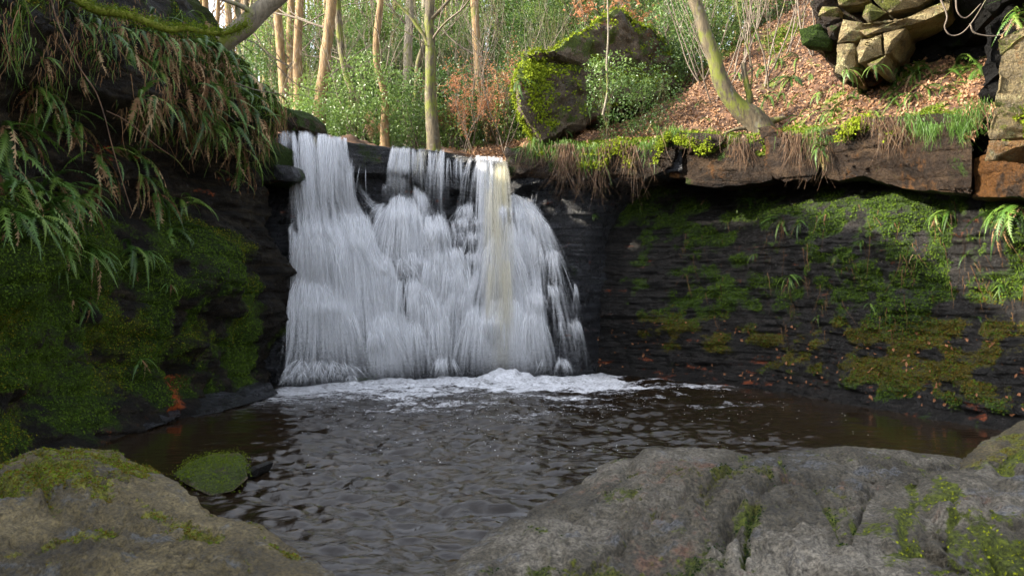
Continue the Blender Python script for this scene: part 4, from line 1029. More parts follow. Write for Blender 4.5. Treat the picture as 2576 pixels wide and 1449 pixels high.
pos, nr = scatter(FV, sF[2], front * (0.25 + 0.75 * sstep(0.65, 0.35, mF)) * np.exp(-DD / 8), 60000, 511)
V, Fc = leaf_quads(pos, nr, 0.07, 0.046, 512, 0.6, 0.15)
tag(add('leaf_litter', mesh_np('leaf_litter', V, Fc, mat_litter, False)), kind='stuff', label='fallen copper beech leaves covering the bank')
# scattered leaves caught on the right wall and shelves
pos, nr = scatter(sR[1], sR[2], vis(sR[1], y0=8, z0=0.08) * (sR[1][:, :, 2] < 1.1), 260, 515)
V, Fc = leaf_quads(pos, nr, 0.07, 0.045, 516, 0.4, 0.3)
tag(add('leaf_litter', mesh_np('leaf_litter', V, Fc, mat_copper, False)), kind='stuff', label='orange leaves caught on the foot of the right wall')
# moss cushions on the foreground boulders
for nm, n, mt in (('boulder201', 15000, mat_mossbright), ('boulder201', 16000, mat_ochretuft), ('boulder211', 2600, mat_mosstuft), ('boulder221', 3000, mat_mossbright), ('boulder241', 1500, mat_ochretuft)):
    sf = SD[nm]
    tufts('moss', sf, sstep(0.36, 0.7, sf[3]['moss']) * vis(sf[1], y0=1.5), n, 0.011, mt, hash(len(nm) + n) % 9999, 'small moss cushions on a foreground boulder', 0.0)
# moss on the big woodland boulder
def obj_scatter(o, n, seed, fn):
    me = o.data; rng = np.random.default_rng(seed)
    co = np.zeros(len(me.vertices) * 3, np.float32); me.vertices.foreach_get('co', co); co = co.reshape(-1, 3)
    nn = np.zeros(len(me.vertices) * 3, np.float32); me.vertices.foreach_get('normal', nn); nn = nn.reshape(-1, 3)
    w = np.clip(fn(co, nn), 0, None); w = w / w.sum()
    k = rng.choice(len(co), n, p=w)
    return co[k] + rng.normal(0, 0.03, (n, 3)), nn[k]
pos, nr = obj_scatter(wr, 3500, 525, lambda c, n: sstep(0.2, 0.7, n[:, 2]))
V, Fc = leaf_quads(pos, nr, 0.016, 0.012, 526, 0.6, 0.2, 0.2)
o = tag(add('moss_cushion', mesh_np('moss_cushion', V, Fc, mat_mossbright, False)), kind='stuff'); o.parent = wr
pos, nr = obj_scatter(bo, 26000, 521, lambda c, n: sstep(0.25, 0.7, n[:, 2]) + 1.2 * sstep(0.9, 0.35, c[:, 0]) * (n[:, 1] < 0.3))
V, Fc = leaf_quads(pos, nr, 0.055, 0.04, 522, 0.6, 0.3, 0.4)
o = tag(add('moss_cushion', mesh_np('moss_cushion', V, Fc, mat_mossbright, False)), kind='stuff'); o.parent = bo

rimp = FLV[:, :3].reshape(-1, 3); NOr = np.repeat(NO, 3, 0)
sel_ = (rimp[:, 1] > 9) & (rimp[:, 0] > 0.2) & (fbm(rimp[:, 0] * 1.6, rimp[:, 1] * 1.6, 0.4, 3, 541) > -0.05)
rimp, NOr = rimp[sel_], NOr[sel_]; rg_ = np.random.default_rng(542); q_ = rg_.integers(0, len(rimp), 9000)
d_ = rg_.uniform(-0.1, 0.30, (9000, 1)) * rg_.uniform(0.3, 1, (9000, 1))
pos = rimp[q_] - np.hstack([NOr[q_] * d_, -0.13 + 0.55 * np.maximum(d_, 0)]) + rg_.normal(0, 0.025, (9000, 3))
V, Fc = leaf_quads(pos, np.tile([-0.2, -0.6, 0.7], (9000, 1)), 0.05, 0.035, 543, 0.6, 0.2, 0.6)
tag(add('moss', mesh_np('moss', V, Fc, mat_mossbright, False)), kind='stuff', label='moss curling over the rim of the right ledge')

# ------------------------------------------------------------ fern fronds
def frond_mesh(name, mat, a0, a1, pairs=17, wmax=0.11, seed=0, curl=0.0, ragged=0.1, tip=0.6):
    rng = random.Random(seed)
    n = pairs; pts = []; x = z = 0.0; y = 0.0
    L = 1.0 / n
    for i in range(n + 1):
        t = i / n
        a = a0 + (a1 - a0) * t ** tip
        pts.append(Vector((x, y, z))); x += math.cos(a) * L; z += math.sin(a) * L; y += curl * L * t
    V = []; Fc = []
    for i in range(n):
        t = i / n
        w = wmax * (math.sin(math.pi * min(1, (t + 0.10)) ** 0.75) * 0.9 + 0.12) if t < 0.98 else 0.01
        tg = (pts[i + 1] - pts[i]).normalized(); sd = tg.cross(Vector((0, 0, 1)))
        if sd.length < 1e-3: sd = Vector((0, 1, 0))
        sd.normalize(); up = sd.cross(tg)
        for s_ in (-1, 1):
            if rng.random() < ragged: continue
            ww = w * rng.uniform(0.8, 1.12)
            b = len(V)
            V += [pts[i] - tg * 0.1 * L, pts[i] + tg * L * 0.95, pts[i] + sd * s_ * ww + tg * (L * 0.9 + ww * 0.5) - up * ww * 0.28]
            Fc.append((b, b + 1, b + 2) if s_ < 0 else (b + 1, b, b + 2))
    r = 0.006
    for i in range(n):
        tg = (pts[i + 1] - pts[i]).normalized(); sd = tg.cross(Vector((0, 0, 1))).normalized()
        b = len(V)
        V += [pts[i] - sd * r, pts[i] + sd * r, pts[i + 1]]
        Fc.append((b, b + 1, b + 2))
    return mesh_np(name, [tuple(v) for v in V], Fc, mat, False)
GREEN = [frond_mesh('frond', mat_frond, a0, a1, sd_[0], sd_[1], 10 + k, cu) for k, (a0, a1, sd_, cu) in enumerate([
    (0.9, -1.3, (24, .058), .1), (0.5, -1.45, (26, .050), -.15), (0.2, -1.3, (22, .062), .2), (-0.2, -1.5, (24, .052), 0), (1.1, -0.9, (24, .064), -.1), (0.7, -1.5, (20, .075), .15)])]
DEAD = [frond_mesh('frond', mat_dead, a0, a1, 15, w, 40 + k, cu, 0.25, 0.35) for k, (a0, a1, w, cu) in enumerate([
    (0.4, -1.6, .06, .1), (-0.3, -1.65, .055, -.2), (-0.8, -1.6, .05, .15), (0.7, -1.7, .06, 0)])]

bpy.context.view_layer.update()
DG = bpy.context.evaluated_depsgraph_get()
CAMP = Vector((0, 0, 1.7))
def cast(px, py):
    d = (P(px, py, 1.0) - CAMP).normalized()
    ok, loc, nr, _, ob, _ = SC.ray_cast(DG, CAMP, d, distance=70)
    return (loc, nr, ob) if ok else (None, None, None)
def ground_at(x, y, z0=40):
    ok, loc, nr, _, ob, _ = SC.ray_cast(DG, Vector((x, y, z0)), Vector((0, 0, -1)))
    return loc.z if ok else 4.5

FERNS = []
ORD = 'first second third fourth fifth sixth seventh eighth ninth tenth eleventh twelfth thirteenth fourteenth fifteenth sixteenth seventeenth eighteenth nineteenth twentieth twenty-first twenty-second twenty-third twenty-fourth twenty-fifth twenty-sixth twenty-seventh twenty-eighth twenty-ninth thirtieth thirty-first thirty-second thirty-third'.split()
def fern(px, py, size, brown, label, group, n=None, Y=None, az_spread=75, gmul=1.0):
    if Y is None:
        loc, nr, ob = cast(px, py)
        if loc is None or loc.y > 24: return
    else:
        loc, nr = P(px, py, Y), Vector((0, -1, 0.2))
    if nr.y > 0.2 and abs(nr.z) < 0.7: nr = -nr
    h = Vector((nr.x, nr.y, 0))
    flat = abs(nr.z) > 0.8
    if h.length < 0.15: h = Vector((-loc.x, -3, 0))
    base_az = math.atan2(h.y, h.x)
    Lm = size * loc.y / F
    root = tag(add('fern', None, None, loc + nr * 0.01), label, 'fern', group)
    root.empty_display_size = 0.1
    FERNS.append((root, px, group))
    n = n or (15 if size > 100 else 11 if size > 60 else 7)
    for k in range(n):
        dead = random.random() < brown
        mesh = random.choice(DEAD if dead else GREEN)
        az = base_az + R(random.uniform(-az_spread, az_spread) if not flat else random.uniform(-150, 150))
        o = add('frond', mesh, root, None, (R(random.uniform(-25, 25)), R(random.uniform(-15, 28)), az))
        s_ = Lm * random.uniform(0.6, 1.2) * (0.9 if dead else 1.0)
        w_ = random.uniform(0.9, 1.5)
        o.scale = (s_, s_ * w_, s_)
    return root
G1 = 'ferns hanging from the top edge of the left cliff'
for a in [(190,52,105),(228,62,115),(268,84,120),(305,70,115),(345,82,125),(385,86,125),(415,104,135),(455,104,135),(498,112,145),(536,122,150),(560,160,140),(590,172,145),(618,195,135),(636,150,105),(655,215,110),(680,236,95),
          (478,160,150),(430,150,125),(522,200,130),(600,245,135),(560,250,130),(470,60,100),(380,40,90),(300,30,90),(520,60,90),(575,110,100),(215,20,90),(160,20,80),(120,60,70),(250,130,100),(330,140,110),(400,180,110)]:
    fern(*a, 0.58, 'drooping ferns along the left cliff top', G1)
G2 = 'ferns on the middle tier of the left cliff'
for a in [(345,250,125),(388,246,130),(430,262,130),(480,236,130),(500,295,140),(370,285,105),(628,285,125),(570,312,150),(602,372,130),(620,418,90),(540,432,60),(660,300,90),(530,330,110),(450,320,90),(590,455,60),(640,340,80)]:
    fern(*a, 0.45, 'ferns on the middle tier of the left cliff', G2)
G3 = 'ferns on the shaded far left of the cliff'
for a in [(92,222,130),(130,238,140),(60,248,95),(160,290,135),(195,320,120),(110,150,75),(210,200,70),(240,395,150),(290,375,160),(330,395,160),(250,462,120),(350,445,130),(390,492,140)]:
    fern(*a, 0.5, 'half dead ferns in the dark left recess', G3)
G4 = 'large green ferns at the left edge'
for a in [(8,325,200),(48,335,185),(2,395,200),(0,488,200),(48,478,230),(98,486,220),(148,478,185),(20,538,180),(200,498,130),(90,556,160),(-20,440,200),(130,520,170)]:
    fern(*a, 0.28, 'long green ferns at the left edge', G4, n=14)
G5 = 'ferns low on the left cliff'
for a in [(190,615,140),(230,635,140),(160,645,120),(330,632,130),(362,636,110),(180,755,90),(222,762,80),(425,580,105),(452,505,110),(482,515,110),(428,716,60)]:
    fern(*a, 0.25, 'green ferns low on the left cliff', G5, n=12)
fern(352, 905, 62, 0.2, 'small grassy fern above the orange stained rock on the left', None, n=12)
G6 = 'small ferns on the right wall'
for a in [(1700,505,52),(1775,505,45),(1882,508,70),(1922,515,52),(1968,558,62),(2012,562,52),(2392,535,82),(2358,542,72),(1985,696,62),(2110,646,40),(2520,716,60),(2190,766,50),(1495,540,26),(2240,796,40),(2165,610,40),(1610,520,34),(1830,560,36),(2080,540,44),(2250,560,40),(2300,640,44),(2430,640,46),(2350,720,44),(2460,800,44),(2060,800,34),(1900,640,34)]:
    fern(*a, 0.15, 'small ferns on the mossy right wall', G6)
for a in [(2540,540,115),(2572,522,130)]:
    fern(*a, 0.35, 'pale ferns on the wall at the right edge', 'pale ferns at the right edge')
G7 = 'ferns along the rim of the right ledge'
for a in [(1545,300,60),(1600,312,72),(1648,318,78),(1625,322,82),(1862,305,40),(2132,255,112),(2100,285,112),(2160,238,100),(2192,288,80),(2012,296,90),(1960,245,70),(1330,372,48),(1310,374,40),(1390,362,45),(1440,380,40),(1480,318,50),(1505,300,50),(1700,310,50),(1780,305,40),(2250,262,70)]:
    fern(*a, 0.25, 'ferns arching over the right ledge rim', G7)
fern(2062, 372, 75, 0.2, 'bright green fern hanging below the wet tan block', None, Y=Ylip_px(2062) - 0.35, n=9)
G8 = 'ferns in the alcove under the dark overhang'
for a in [(2268,182,92),(2308,188,92),(2340,172,100),(2378,186,110),(2408,165,112),(2440,172,122),(2462,178,110),(2380,225,85),(2332,225,80),(2252,236,80),(2420,240,80),(2300,240,75)]:
    fern(*a, 0.35, 'ferns in the alcove below the dark overhang', G8)
for a in [(2558,48,110),(2580,30,130)]:
    fern(*a, 0.3, 'sunlit ferns in the top right corner', 'ferns at the top right corner')
G9 = 'ferns on the leaf litter bank'
for a in [(1920,178,80),(1958,158,72),(2010,148,90),(1988,198,80),(2132,178,70),(2200,168,60),(1860,190,60),(1830,120,60),(1900,90,60),(1240,346,30),(1190,340,40),(1580,240,42),(1480,276,50),(1700,230,50),(1760,260,50),(1680,262,46),(1740,205,40),(1820,230,52),(1880,130,44),(1940,110,46),(2040,190,60),(2070,235,64),(2110,215,56),(1990,260,60),(1930,250,64),(1640,285,44),(1500,300,40),(1420,330,36),(2160,280,60),(2230,215,50)]:
    fern(*a, 0.2, 'green ferns among the fallen leaves', G9)
fern(1306, 205, 62, 0.0, 'bright green fern on the left side of the huge boulder', None, n=10)

for gname in {g for _, _, g in FERNS if g}:
    mem = sorted([(px, r.name, r) for r, px, g in FERNS if g == gname])
    if len(mem) > 1:
        for q, (px, _, r) in enumerate(mem): r['label'] = ORD[q] + ' from the left of the ' + r['label']

# ------------------------------------------------------------ tubes: trunks, branches, roots
def tube(pts, rad, sides=8, seed=0, wob=0.06, sub=5):
    pts = np.array([tuple(p) for p in pts], float)
    n = (len(pts) - 1) * sub + 1
    C, s = catmull(pts, n) if len(pts) > 1 else (pts, None)
    rr = np.interp(np.linspace(0, 1, n), np.linspace(0, 1, len(rad)), rad)
    T = np.gradient(C, axis=0); T /= np.maximum(np.linalg.norm(T, axis=1, keepdims=True), 1e-9)
    ref = np.array([0.3, 1.0, 0.1]); ref /= np.linalg.norm(ref)
    A = np.cross(T, ref); A /= np.maximum(np.linalg.norm(A, axis=1, keepdims=True), 1e-9); B = np.cross(T, A)
    th = np.linspace(0, 2 * math.pi, sides, endpoint=False)
    r = rr[:, None] * (1 + wob * vnoise(np.cos(th)[None] * 1.5 + seed, np.sin(th)[None] * 1.5, s[:, None] * 2.5, seed))
    V = C[:, None] + A[:, None] * (np.cos(th)[None] * r)[:, :, None] + B[:, None] * (np.sin(th)[None] * r)[:, :, None]
    i = np.arange(n - 1)[:, None]; j = np.arange(sides)[None]
    a = i * sides + j; b = i * sides + (j + 1) % sides
    Fc = np.stack([a, b, b + sides, a + sides], 2).reshape(-1, 4)
    return V.reshape(-1, 3), Fc
def join(parts):
    Vs, Fs, k = [], [], 0
    for V, Fc in parts:
        Vs.append(V); Fs.append(Fc + k); k += len(V)
    return np.vstack(Vs), np.vstack(Fs)
def tube_obj(name, pts, rad, mat, parent=None, **kw):
    V, Fc = tube(pts, rad, **kw)
    return add(name, mesh_np(name, V, Fc, mat, True), parent)
def twig_system(start, direction, length, depth, rad, rng, out, up=0.1, spread=0.7, sides=4):
    pts = [start]; d = direction.normalized(); n = 4
    for i in range(n):
        d = (d + Vector((rng.uniform(-.25, .25), rng.uniform(-.25, .25), rng.uniform(-.2, .2) + up))).normalized()
        pts.append(pts[-1] + d * length / n)
    out.append(tube(pts, [rad, rad * 0.45], sides=sides, sub=2, wob=0))
    if depth > 0:
        for k in range(rng.randint(2, 4)):
            i = rng.randint(1, n)
            dd = (d + Vector((rng.uniform(-1, 1), rng.uniform(-1, 1), rng.uniform(-.4, .8))) * spread).normalized()
            twig_system(pts[i], dd, length * rng.uniform(0.45, 0.75), depth - 1, rad * 0.5, rng, out, up, spread, sides)
    return pts

def tree(name, label, pts, rad, mat, group=None, branches=0, seed=0, sides=10, extra=None, cat='tree', ground=True, twigs=True):
    rng = random.Random(seed)
    pts = [Vector(p) for p in pts]
    base = pts[0]
    if ground:
        g = ground_at(base.x, base.y)
        base = Vector((base.x, base.y, g - 0.08)); 
        pts = [base, Vector((base.x * 0.8 + pts[1].x * 0.2, base.y, base.z + 0.28))] + [p for p in pts[1:] if p.z > base.z + 0.4]
        rad = [rad[0] * 1.5] + rad
    root = tag(add(name, None, None, base), label, cat, group); root.empty_display_size = 0.2
    loc = [p - base for p in pts]
    V, Fc = tube(loc, rad, sides=sides, seed=seed, wob=0.12)
    add('trunk', mesh_np('trunk', V, Fc, mat, True), root)
    if extra:
        for e, rd in extra:
            V, Fc = tube([p - base for p in e], rd, sides=8, seed=seed + 3)
            add('branch', mesh_np('branch', V, Fc, mat, True), root)
    for b in range(branches):
        out = []
        i = rng.randint(max(1, len(loc) // 2), len(loc) - 1)
        st = loc[i].lerp(loc[i - 1], rng.random())
        az = rng.uniform(0, 6.28)
        twig_system(st, Vector((math.cos(az), math.sin(az) * .6, rng.uniform(.1, .9))), rng.uniform(1.0, 2.2), 2, rad[-1] * 0.4, rng, out)
        V, Fc = join(out)
        add('branch', mesh_np('branch', V, Fc, mat_twig, True), root)
    return root

def px_path(ps, Y): return [P(x, y, Y) for x, y in ps]
T_ = [
 ('slender orange trunk, leftmost of the close cluster left of the falls', [(636,330),(630,180),(622,60),(612,-120),(600,-300)], 26, .10, mat_bark_m),
 ('pale lit trunk forking behind the left cluster', [(662,330),(668,160),(664,60),(670,-80),(690,-300)], 27, .12, mat_bark_o),
 ('thin straight trunk just left of the tall orange trunk', [(690,340),(688,200),(692,80),(700,-60),(704,-300)], 25, .08, mat_bark_o),
 ('tall straight orange trunk at the left of the dense cluster', [(724,360),(716,240),(704,110),(698,0),(690,-300)], 22, .125, mat_bark_o),
 ('orange trunk standing second in the dense cluster', [(742,360),(738,240),(730,120),(733,0),(736,-300)], 23, .12, mat_bark_o),
 ('straight orange brown trunk at the right of the dense cluster', [(752,360),(751,240),(748,120),(754,0),(760,-300)], 21.5, .12, mat_bark_o),
 ('thick leaning orange trunk standing behind the left fall', [(800,360),(806,260),(818,160),(828,60),(836,-20),(850,-300)], 20.5, .15, mat_bark_o),
 ('short reddish trunk beside the leaning orange trunk', [(787,360),(792,290),(804,220),(812,150),(818,60),(830,-200)], 24, .09, mat_bark_o),
 ('thin curved mossy trunk above the bare rock left of centre', [(886,360),(884,290),(886,230),(872,190),(860,130),(852,60),(848,-20),(840,-300)], 21, .10, mat_bark_m),
 ('thin reddish bowed trunk above the bare rock', [(968,372),(968,300),(967,240),(952,180),(946,120),(952,50),(960,-30),(970,-300)], 19.5, .085, mat_bark_o),
 ('pale straight trunk behind the middle fall', [(1030,360),(1024,280),(1026,180),(1028,80),(1032,0),(1040,-300)], 22, .13, mat_bark_g),
 ('slim leaning trunk just left of the thick knobbly trunk', [(1044,350),(1040,290),(1048,220),(1052,160),(1068,110),(1076,40),(1080,-200)], 21.5, .08, mat_bark_m),
 ('grey trunk directly behind the thick knobbly trunk', [(1072,352),(1074,260),(1070,160),(1068,60),(1072,-200)], 23.5, .11, mat_bark_g),
 ('thick knobbly mossy trunk above the middle fall', [(1092,378),(1086,300),(1082,220),(1084,140),(1080,60),(1082,-20),(1076,-300)], 18.4, .125, mat_bark_m),
 ('straight pale brown trunk right of centre', [(1238,330),(1222,290),(1208,240),(1202,160),(1198,80),(1194,0),(1188,-300)], 21.5, .12, mat_bark_o),
 ('broad pale trunk far behind the left shoulder of the huge boulder', [(1372,260),(1364,160),(1358,60),(1352,-20),(1346,-300)], 27, .26, mat_bark_o),
 ('mossy yellow trunk behind the right shoulder of the huge boulder', [(1700,180),(1698,100),(1706,40),(1712,-30),(1720,-300)], 23, .20, mat_bark_m),
 ('slim trunk right behind the huge boulder', [(1744,180),(1742,100),(1746,30),(1750,-200)], 23, .10, mat_bark_o),
 ('very thin straight sapling behind the right fall', [(1132,352),(1130,260),(1140,150),(1136,60),(1140,-200)], 24, .04, mat_bark_g),
 ('thin dark trunk behind the thick leaning trunk', [(826,350),(822,260),(824,160),(826,60),(820,-200)], 28, .08, mat_bark_m),
 ('thin twin stem at the right of the cluster', [(764,340),(760,240),(758,120),(764,20),(770,-200)], 26, .06, mat_bark_m),
 ('slender pale trunk at the far left against the sky', [(606,300),(604,180),(600,60),(590,-100),(580,-300)], 30, .10, mat_bark_g),
 ('thin leaning pale trunk against the sky at the left', [(648,330),(640,200),(648,80),(655,-60),(650,-300)], 31, .09, mat_bark_o),
]
for k, (lab, ps, Y, r, mt) in enumerate(T_):
    ex = None
    if k == 13:
        ex = [(px_path([(1082,125),(1066,90),(1052,70),(1030,40),(1000,10),(960,-30)], 18.35), [.045, .02]), (px_path([(1086,48),(1104,30),(1120,12),(1150,-20)], 18.35), [.045, .02]),
              (px_path([(1078,118),(1040,92),(1000,70),(960,50)], 18.2), [.018, .006])]
    tree('tree', lab, px_path(ps, Y), [r * 0.95, r * .85, r * 0.8, r * 0.75, r * 0.55], mt, None, branches=2, seed=k, extra=ex)
rt_ = random.Random(12)
for k in range(26):
    px = [610, 618, 632, 645, 655, 672, 684, 710, 770, 778, 838, 862, 905, 925, 945, 992, 1010, 1058, 1118, 1160, 1180, 1260, 1300, 1420, 1640, 1780][k]
    Y = rt_.uniform(25, 34); r = rt_.uniform(.035, .085); l1, l2 = rt_.uniform(-14, 14), rt_.uniform(-30, 30)
    nb_ = min(T_, key=lambda t: abs(t[1][0][0] - px)); 
    tree('tree', ORD[k] + ' of the slender background trunks counted from the left', px_path([(px, 330), (px + l1, 200), (px + l1 * .4 + l2 * .4, 80), (px + l2, -40), (px + l2 * 1.5, -320)], Y), [r * 1.1, r, r * .9, r * .8, r * .5],
         (mat_bark_o, mat_bark_g, mat_bark_m)[k % 3], 'slender background trunks', branches=2, seed=400 + k, sides=7)
# leaning tree on the ledge rim
Yt = 14.95
lt = tree('leaning_tree', 'leaning mossy tree with a curved trunk rooted on the rim of the right ledge', px_path([(1925,348),(1912,322),(1888,294),(1862,276),(1832,240),(1808,190),(1794,140),(1776,90),(1760,40),(1742,-20),(1700,-200)], Yt),
     [.22, .18, .14, .125, .115, .108, .10, .09, .07], mat_bark_m, None, branches=0, seed=91, sides=14, ground=False,
     extra=[(px_path([(1876,272),(1886,250),(1880,220),(1874,192),(1870,160)], Yt), [.07, .05, .045]), (px_path([(1886,240),(1892,180),(1880,120),(1862,60),(1850,-30)], Yt), [.016, .01]),
            (px_path([(1915,312),(1940,306),(1975,296)], Yt), [.09, .03]), (px_path([(1905,318),(1880,322),(1850,326),(1820,338)], Yt), [.05, .015]), (px_path([(1915,318),(1930,336),(1935,352)], Yt + .05), [.06, .02])])
# trunk and mossy branch in the top left corner
tt = tree('overhanging_tree', 'grey trunk leaning in at the top left above the fern bank', px_path([(560,112),(590,86),(622,58),(655,28),(700,-10),(790,-90)], 12.2), [.13, .14, .13, .12, .10], mat_bark_g, None, branches=0, seed=92, sides=12, ground=False,
     extra=[(px_path([(612,66),(600,40),(596,10),(600,-40)], 12.2), [.04, .02]), (px_path([(640,40),(610,18),(560,0),(520,-12)], 12.1), [.04, .015])])
out = []
tag(tube_obj('fallen_branch', px_path([(140,-30),(190,-2),(240,26),(290,34),(330,42),(380,60),(430,76),(468,72),(520,82),(572,84),(622,62)], 9.6), [.05, .045, .04, .035, .028, .015], mat_bark_mm, sides=8, seed=5, wob=0.25), 'long mossy branch lying across the top left ferns', 'branch')
fb_ = bpy.data.objects['fallen_branch']
pos, nr = obj_scatter(fb_, 5000, 531, lambda c, n: 0.3 + 0 * n[:, 2] + (n[:, 2] > 0))
V, Fc = leaf_quads(pos - nr * 0.0, nr, 0.022, 0.014, 532, 0.8, 0.2, 0.3)
o = tag(add('moss_cushion', mesh_np('moss_cushion', V, Fc, mat_mossbright, False)), kind='stuff'); o.parent = fb_
tag(tube_obj('vine', px_path([(122,-20),(150,70),(200,170),(240,230),(262,290),(280,360),(300,430),(318,490),(332,532)], 8.4), [.010, .008, .006, .004], mat_root, sides=5, seed=6), 'thin woody vine hanging down the dark left recess', 'vine')
tag(tube_obj('vine', px_path([(268,280),(310,300),(350,330),(395,368),(428,390)], 8.5), [.005, .003], mat_root, sides=5, seed=7), 'thin side shoot reaching right from the hanging vine', 'vine')
for k, (ps, Y, lab) in enumerate([([(2362,-10),(2382,40),(2376,70),(2392,90),(2420,84),(2450,50),(2480,0)], 9.6, 'looping bare twig hanging in front of the dark overhang'),
                            ([(2440,60),(2452,84),(2500,92),(2530,80),(2545,50)], 9.5, 'curved bare twig sweeping right in front of the dark overhang'),
                            ([(2404,-10),(2408,30),(2430,46),(2468,10)], 9.6, 'short bare twig near the top of the dark overhang'),
                            ([(560,98),(640,108),(700,170),(760,220),(860,236),(900,228)], 13.0, 'long thin bare twig arching out over the lip from the left bank'),
                            ([(580,205),(640,226),(700,236),(760,240),(790,250)], 13.2, 'thin bare twig below the arching one on the left bank')]):
    tag(tube_obj('twig', px_path(ps, Y), [.010, .007, .004], mat_twig, sides=5, seed=20 + k), lab, 'twig')

TREEPX = [(724,'tall straight orange trunk'),(805,'leaning orange trunk'),(884,'thin curved mossy trunk'),(966,'thin reddish bowed trunk'),(1030,'pale straight trunk'),(1088,'thick knobbly mossy trunk'),(1210,'straight pale brown trunk'),(1310,'left edge of the huge boulder'),(1360,'broad pale far trunk'),(1560,'peak of the huge boulder'),(1700,'right shoulder of the huge boulder'),(1770,'top of the leaning tree')]
# bare twiggy saplings and shrubs
def shrub_mesh(name, seed, stems, h, rad, depth=3, spread=0.6, mat=mat_twig):
    rng = random.Random(seed); out = []
    for k in range(stems):
        twig_system(Vector((rng.uniform(-.15, .15), rng.uniform(-.15, .15), 0)), Vector((rng.uniform(-.5, .5), rng.uniform(-.5, .5), 1)), h * rng.uniform(.7, 1), depth, rad, rng, out, 0.15, spread)
    V, Fc = join(out)
    return mesh_np(name, V, Fc, mat, True), V
SHR = [shrub_mesh('bare_shrub', 60 + k, 3, 2.6, 0.016) for k in range(3)]
spots = [(690,22),(780,21),(850,22.5),(905,20),(930,23),(1000,21),(1058,20),(1110,21),(1150,22),(1180,20),(1225,23),(1290,21),(1270,19),(1450,21),(1520,22),(1600,23),(1660,21),(1730,19),(1760,18),(1800,17),(1850,17.5),(1930,16.5),(1990,17),(2040,16.5),(1880,18),(1560,24),(640,24),(600,22)]
for k, (px, Y) in enumerate(spots):
    x = (px - 1288) * Y / F
    o = add('bare_shrub', SHR[k % 3][0], None, (x, Y, ground_at(x, Y) - 0.05), (0, 0, random.uniform(0, 6)), random.uniform(0.7, 1.3))
    n_ = sum(1 for a_ in spots if (a_[0] > 1700) == (px > 1700) and a_[0] < px)
    if px > 1700: tag(o, ORD[n_] + ' leafless shrub from the left on the sunny bank behind the leaning tree', 'shrub', 'bare shrubs on the right bank')
    else: tag(o, ORD[n_] + ' twiggy shrub from the left, by the ' + min(TREEPX, key=lambda a: abs(a[0] - px))[1], 'shrub', 'bare shrubs in the wood')

# copper-leaved young beeches
def leaves_on(V, n, ln, wd, seed, jit=0.05):
    rng = np.random.default_rng(seed)
    p = V[rng.integers(0, len(V), n)] + rng.normal(0, jit, (n, 3))
    return leaf_quads(p, rng.normal(0, 1, (n, 3)) * 0.5 + np.array([0, 0, 1.0]), ln, wd, seed, 0.6, 0)
BS, BV = shrub_mesh('twigs', 77, 4, 1.5, 0.012, 3, 0.8)
hi = BV[BV[:, 2] > 0.35]
lv, lf = leaves_on(hi, 1300, 0.06, 0.035, 78)
BL = mesh_np('foliage', lv, lf, mat_copper, False)
for k, (px, Y, s_, lab) in enumerate([(1180,19.2,.95,'young beech holding copper leaves above the right fall'), (1248,19.8,.95,'copper leaved young beech nearest the huge boulder'), (1215,21,1.1,'copper leaved beech sapling behind the two nearer ones'),
                               (1140,20.5,.7,'small copper leaved sapling right of the thick knobbly trunk'), (1560,21.5,1.8,'copper leaved branches showing over the top of the huge boulder'), (940,20,.45,'low copper leaved seedling beside the bowed trunk')]):
    x = (px - 1288) * Y / F
    r = tag(add('beech_sapling', None, None, (x, Y, ground_at(x, Y) - 0.05), (0, 0, k * 1.3), s_), lab, 'shrub')
    add('twigs', BS, r); add('foliage', BL, r)

# holly
def clump(n, rad, ln, wd, seed, hole=0.3):
    rng = np.random.default_rng(seed)
    p = rng.normal(0, 1, (n * 3, 3)); p /= np.linalg.norm(p, axis=1, keepdims=True)
    p *= (rng.uniform(0.15, 1, (n * 3, 1)) ** 0.5)
    w = fbm(p[:, 0] * 2.2 + seed, p[:, 1] * 2.2, p[:, 2] * 2.6, 3, seed)
    p = p[w > -hole * 0.4][:n] * np.array([rad, rad * 0.9, rad * 0.85])
    r = leaf_quads(p, rng.normal(0, 0.7, (len(p), 3)) + np.array([0, -0.2, 0.7]), ln, wd, seed, 0.5, 0)
    return r
HC = [mesh_np('foliage', *clump(1900, 1.05, 0.075, 0.04, 90 + k), mat_holly, False) for k in range(4)]
HS = [mesh_np('foliage', *clump(420, 0.55, 0.062, 0.034, 95 + k, 0.9), mat_holly, False) for k in range(3)]
HST, _ = shrub_mesh('stems', 81, 3, 3.2, 0.03, 2, 0.5, mat_bark_m)
rngh = random.Random(3)
USED = {}
def hlabel(px, Y):
    t = min(TREEPX, key=lambda a: abs(a[0] - px))
    side = 'left of' if px < t[0] - 12 else 'right of' if px > t[0] + 12 else 'straight behind'
    row = 'low glossy holly in the nearest row' if Y < 22 else 'glossy holly in the second row' if Y < 25.2 else 'tall holly in the third row' if Y < 28.4 else 'tall dark holly in the fourth row' if Y < 33 else 'tallest holly at the very back'
    s_ = row + ', ' + side + ' the ' + t[1]
    USED[s_] = USED.get(s_, 0) + 1
    if USED[s_] > 1: s_ = s_.replace('holly in', 'wider holly in').replace('holly at', 'wider holly at') if USED[s_] == 2 else s_.replace('holly in', 'narrow holly in')
    return s_
HF = []
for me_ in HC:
    m2 = me_.copy(); m2.materials.clear(); m2.materials.append(mat_holly_hazed); HF.append(m2)
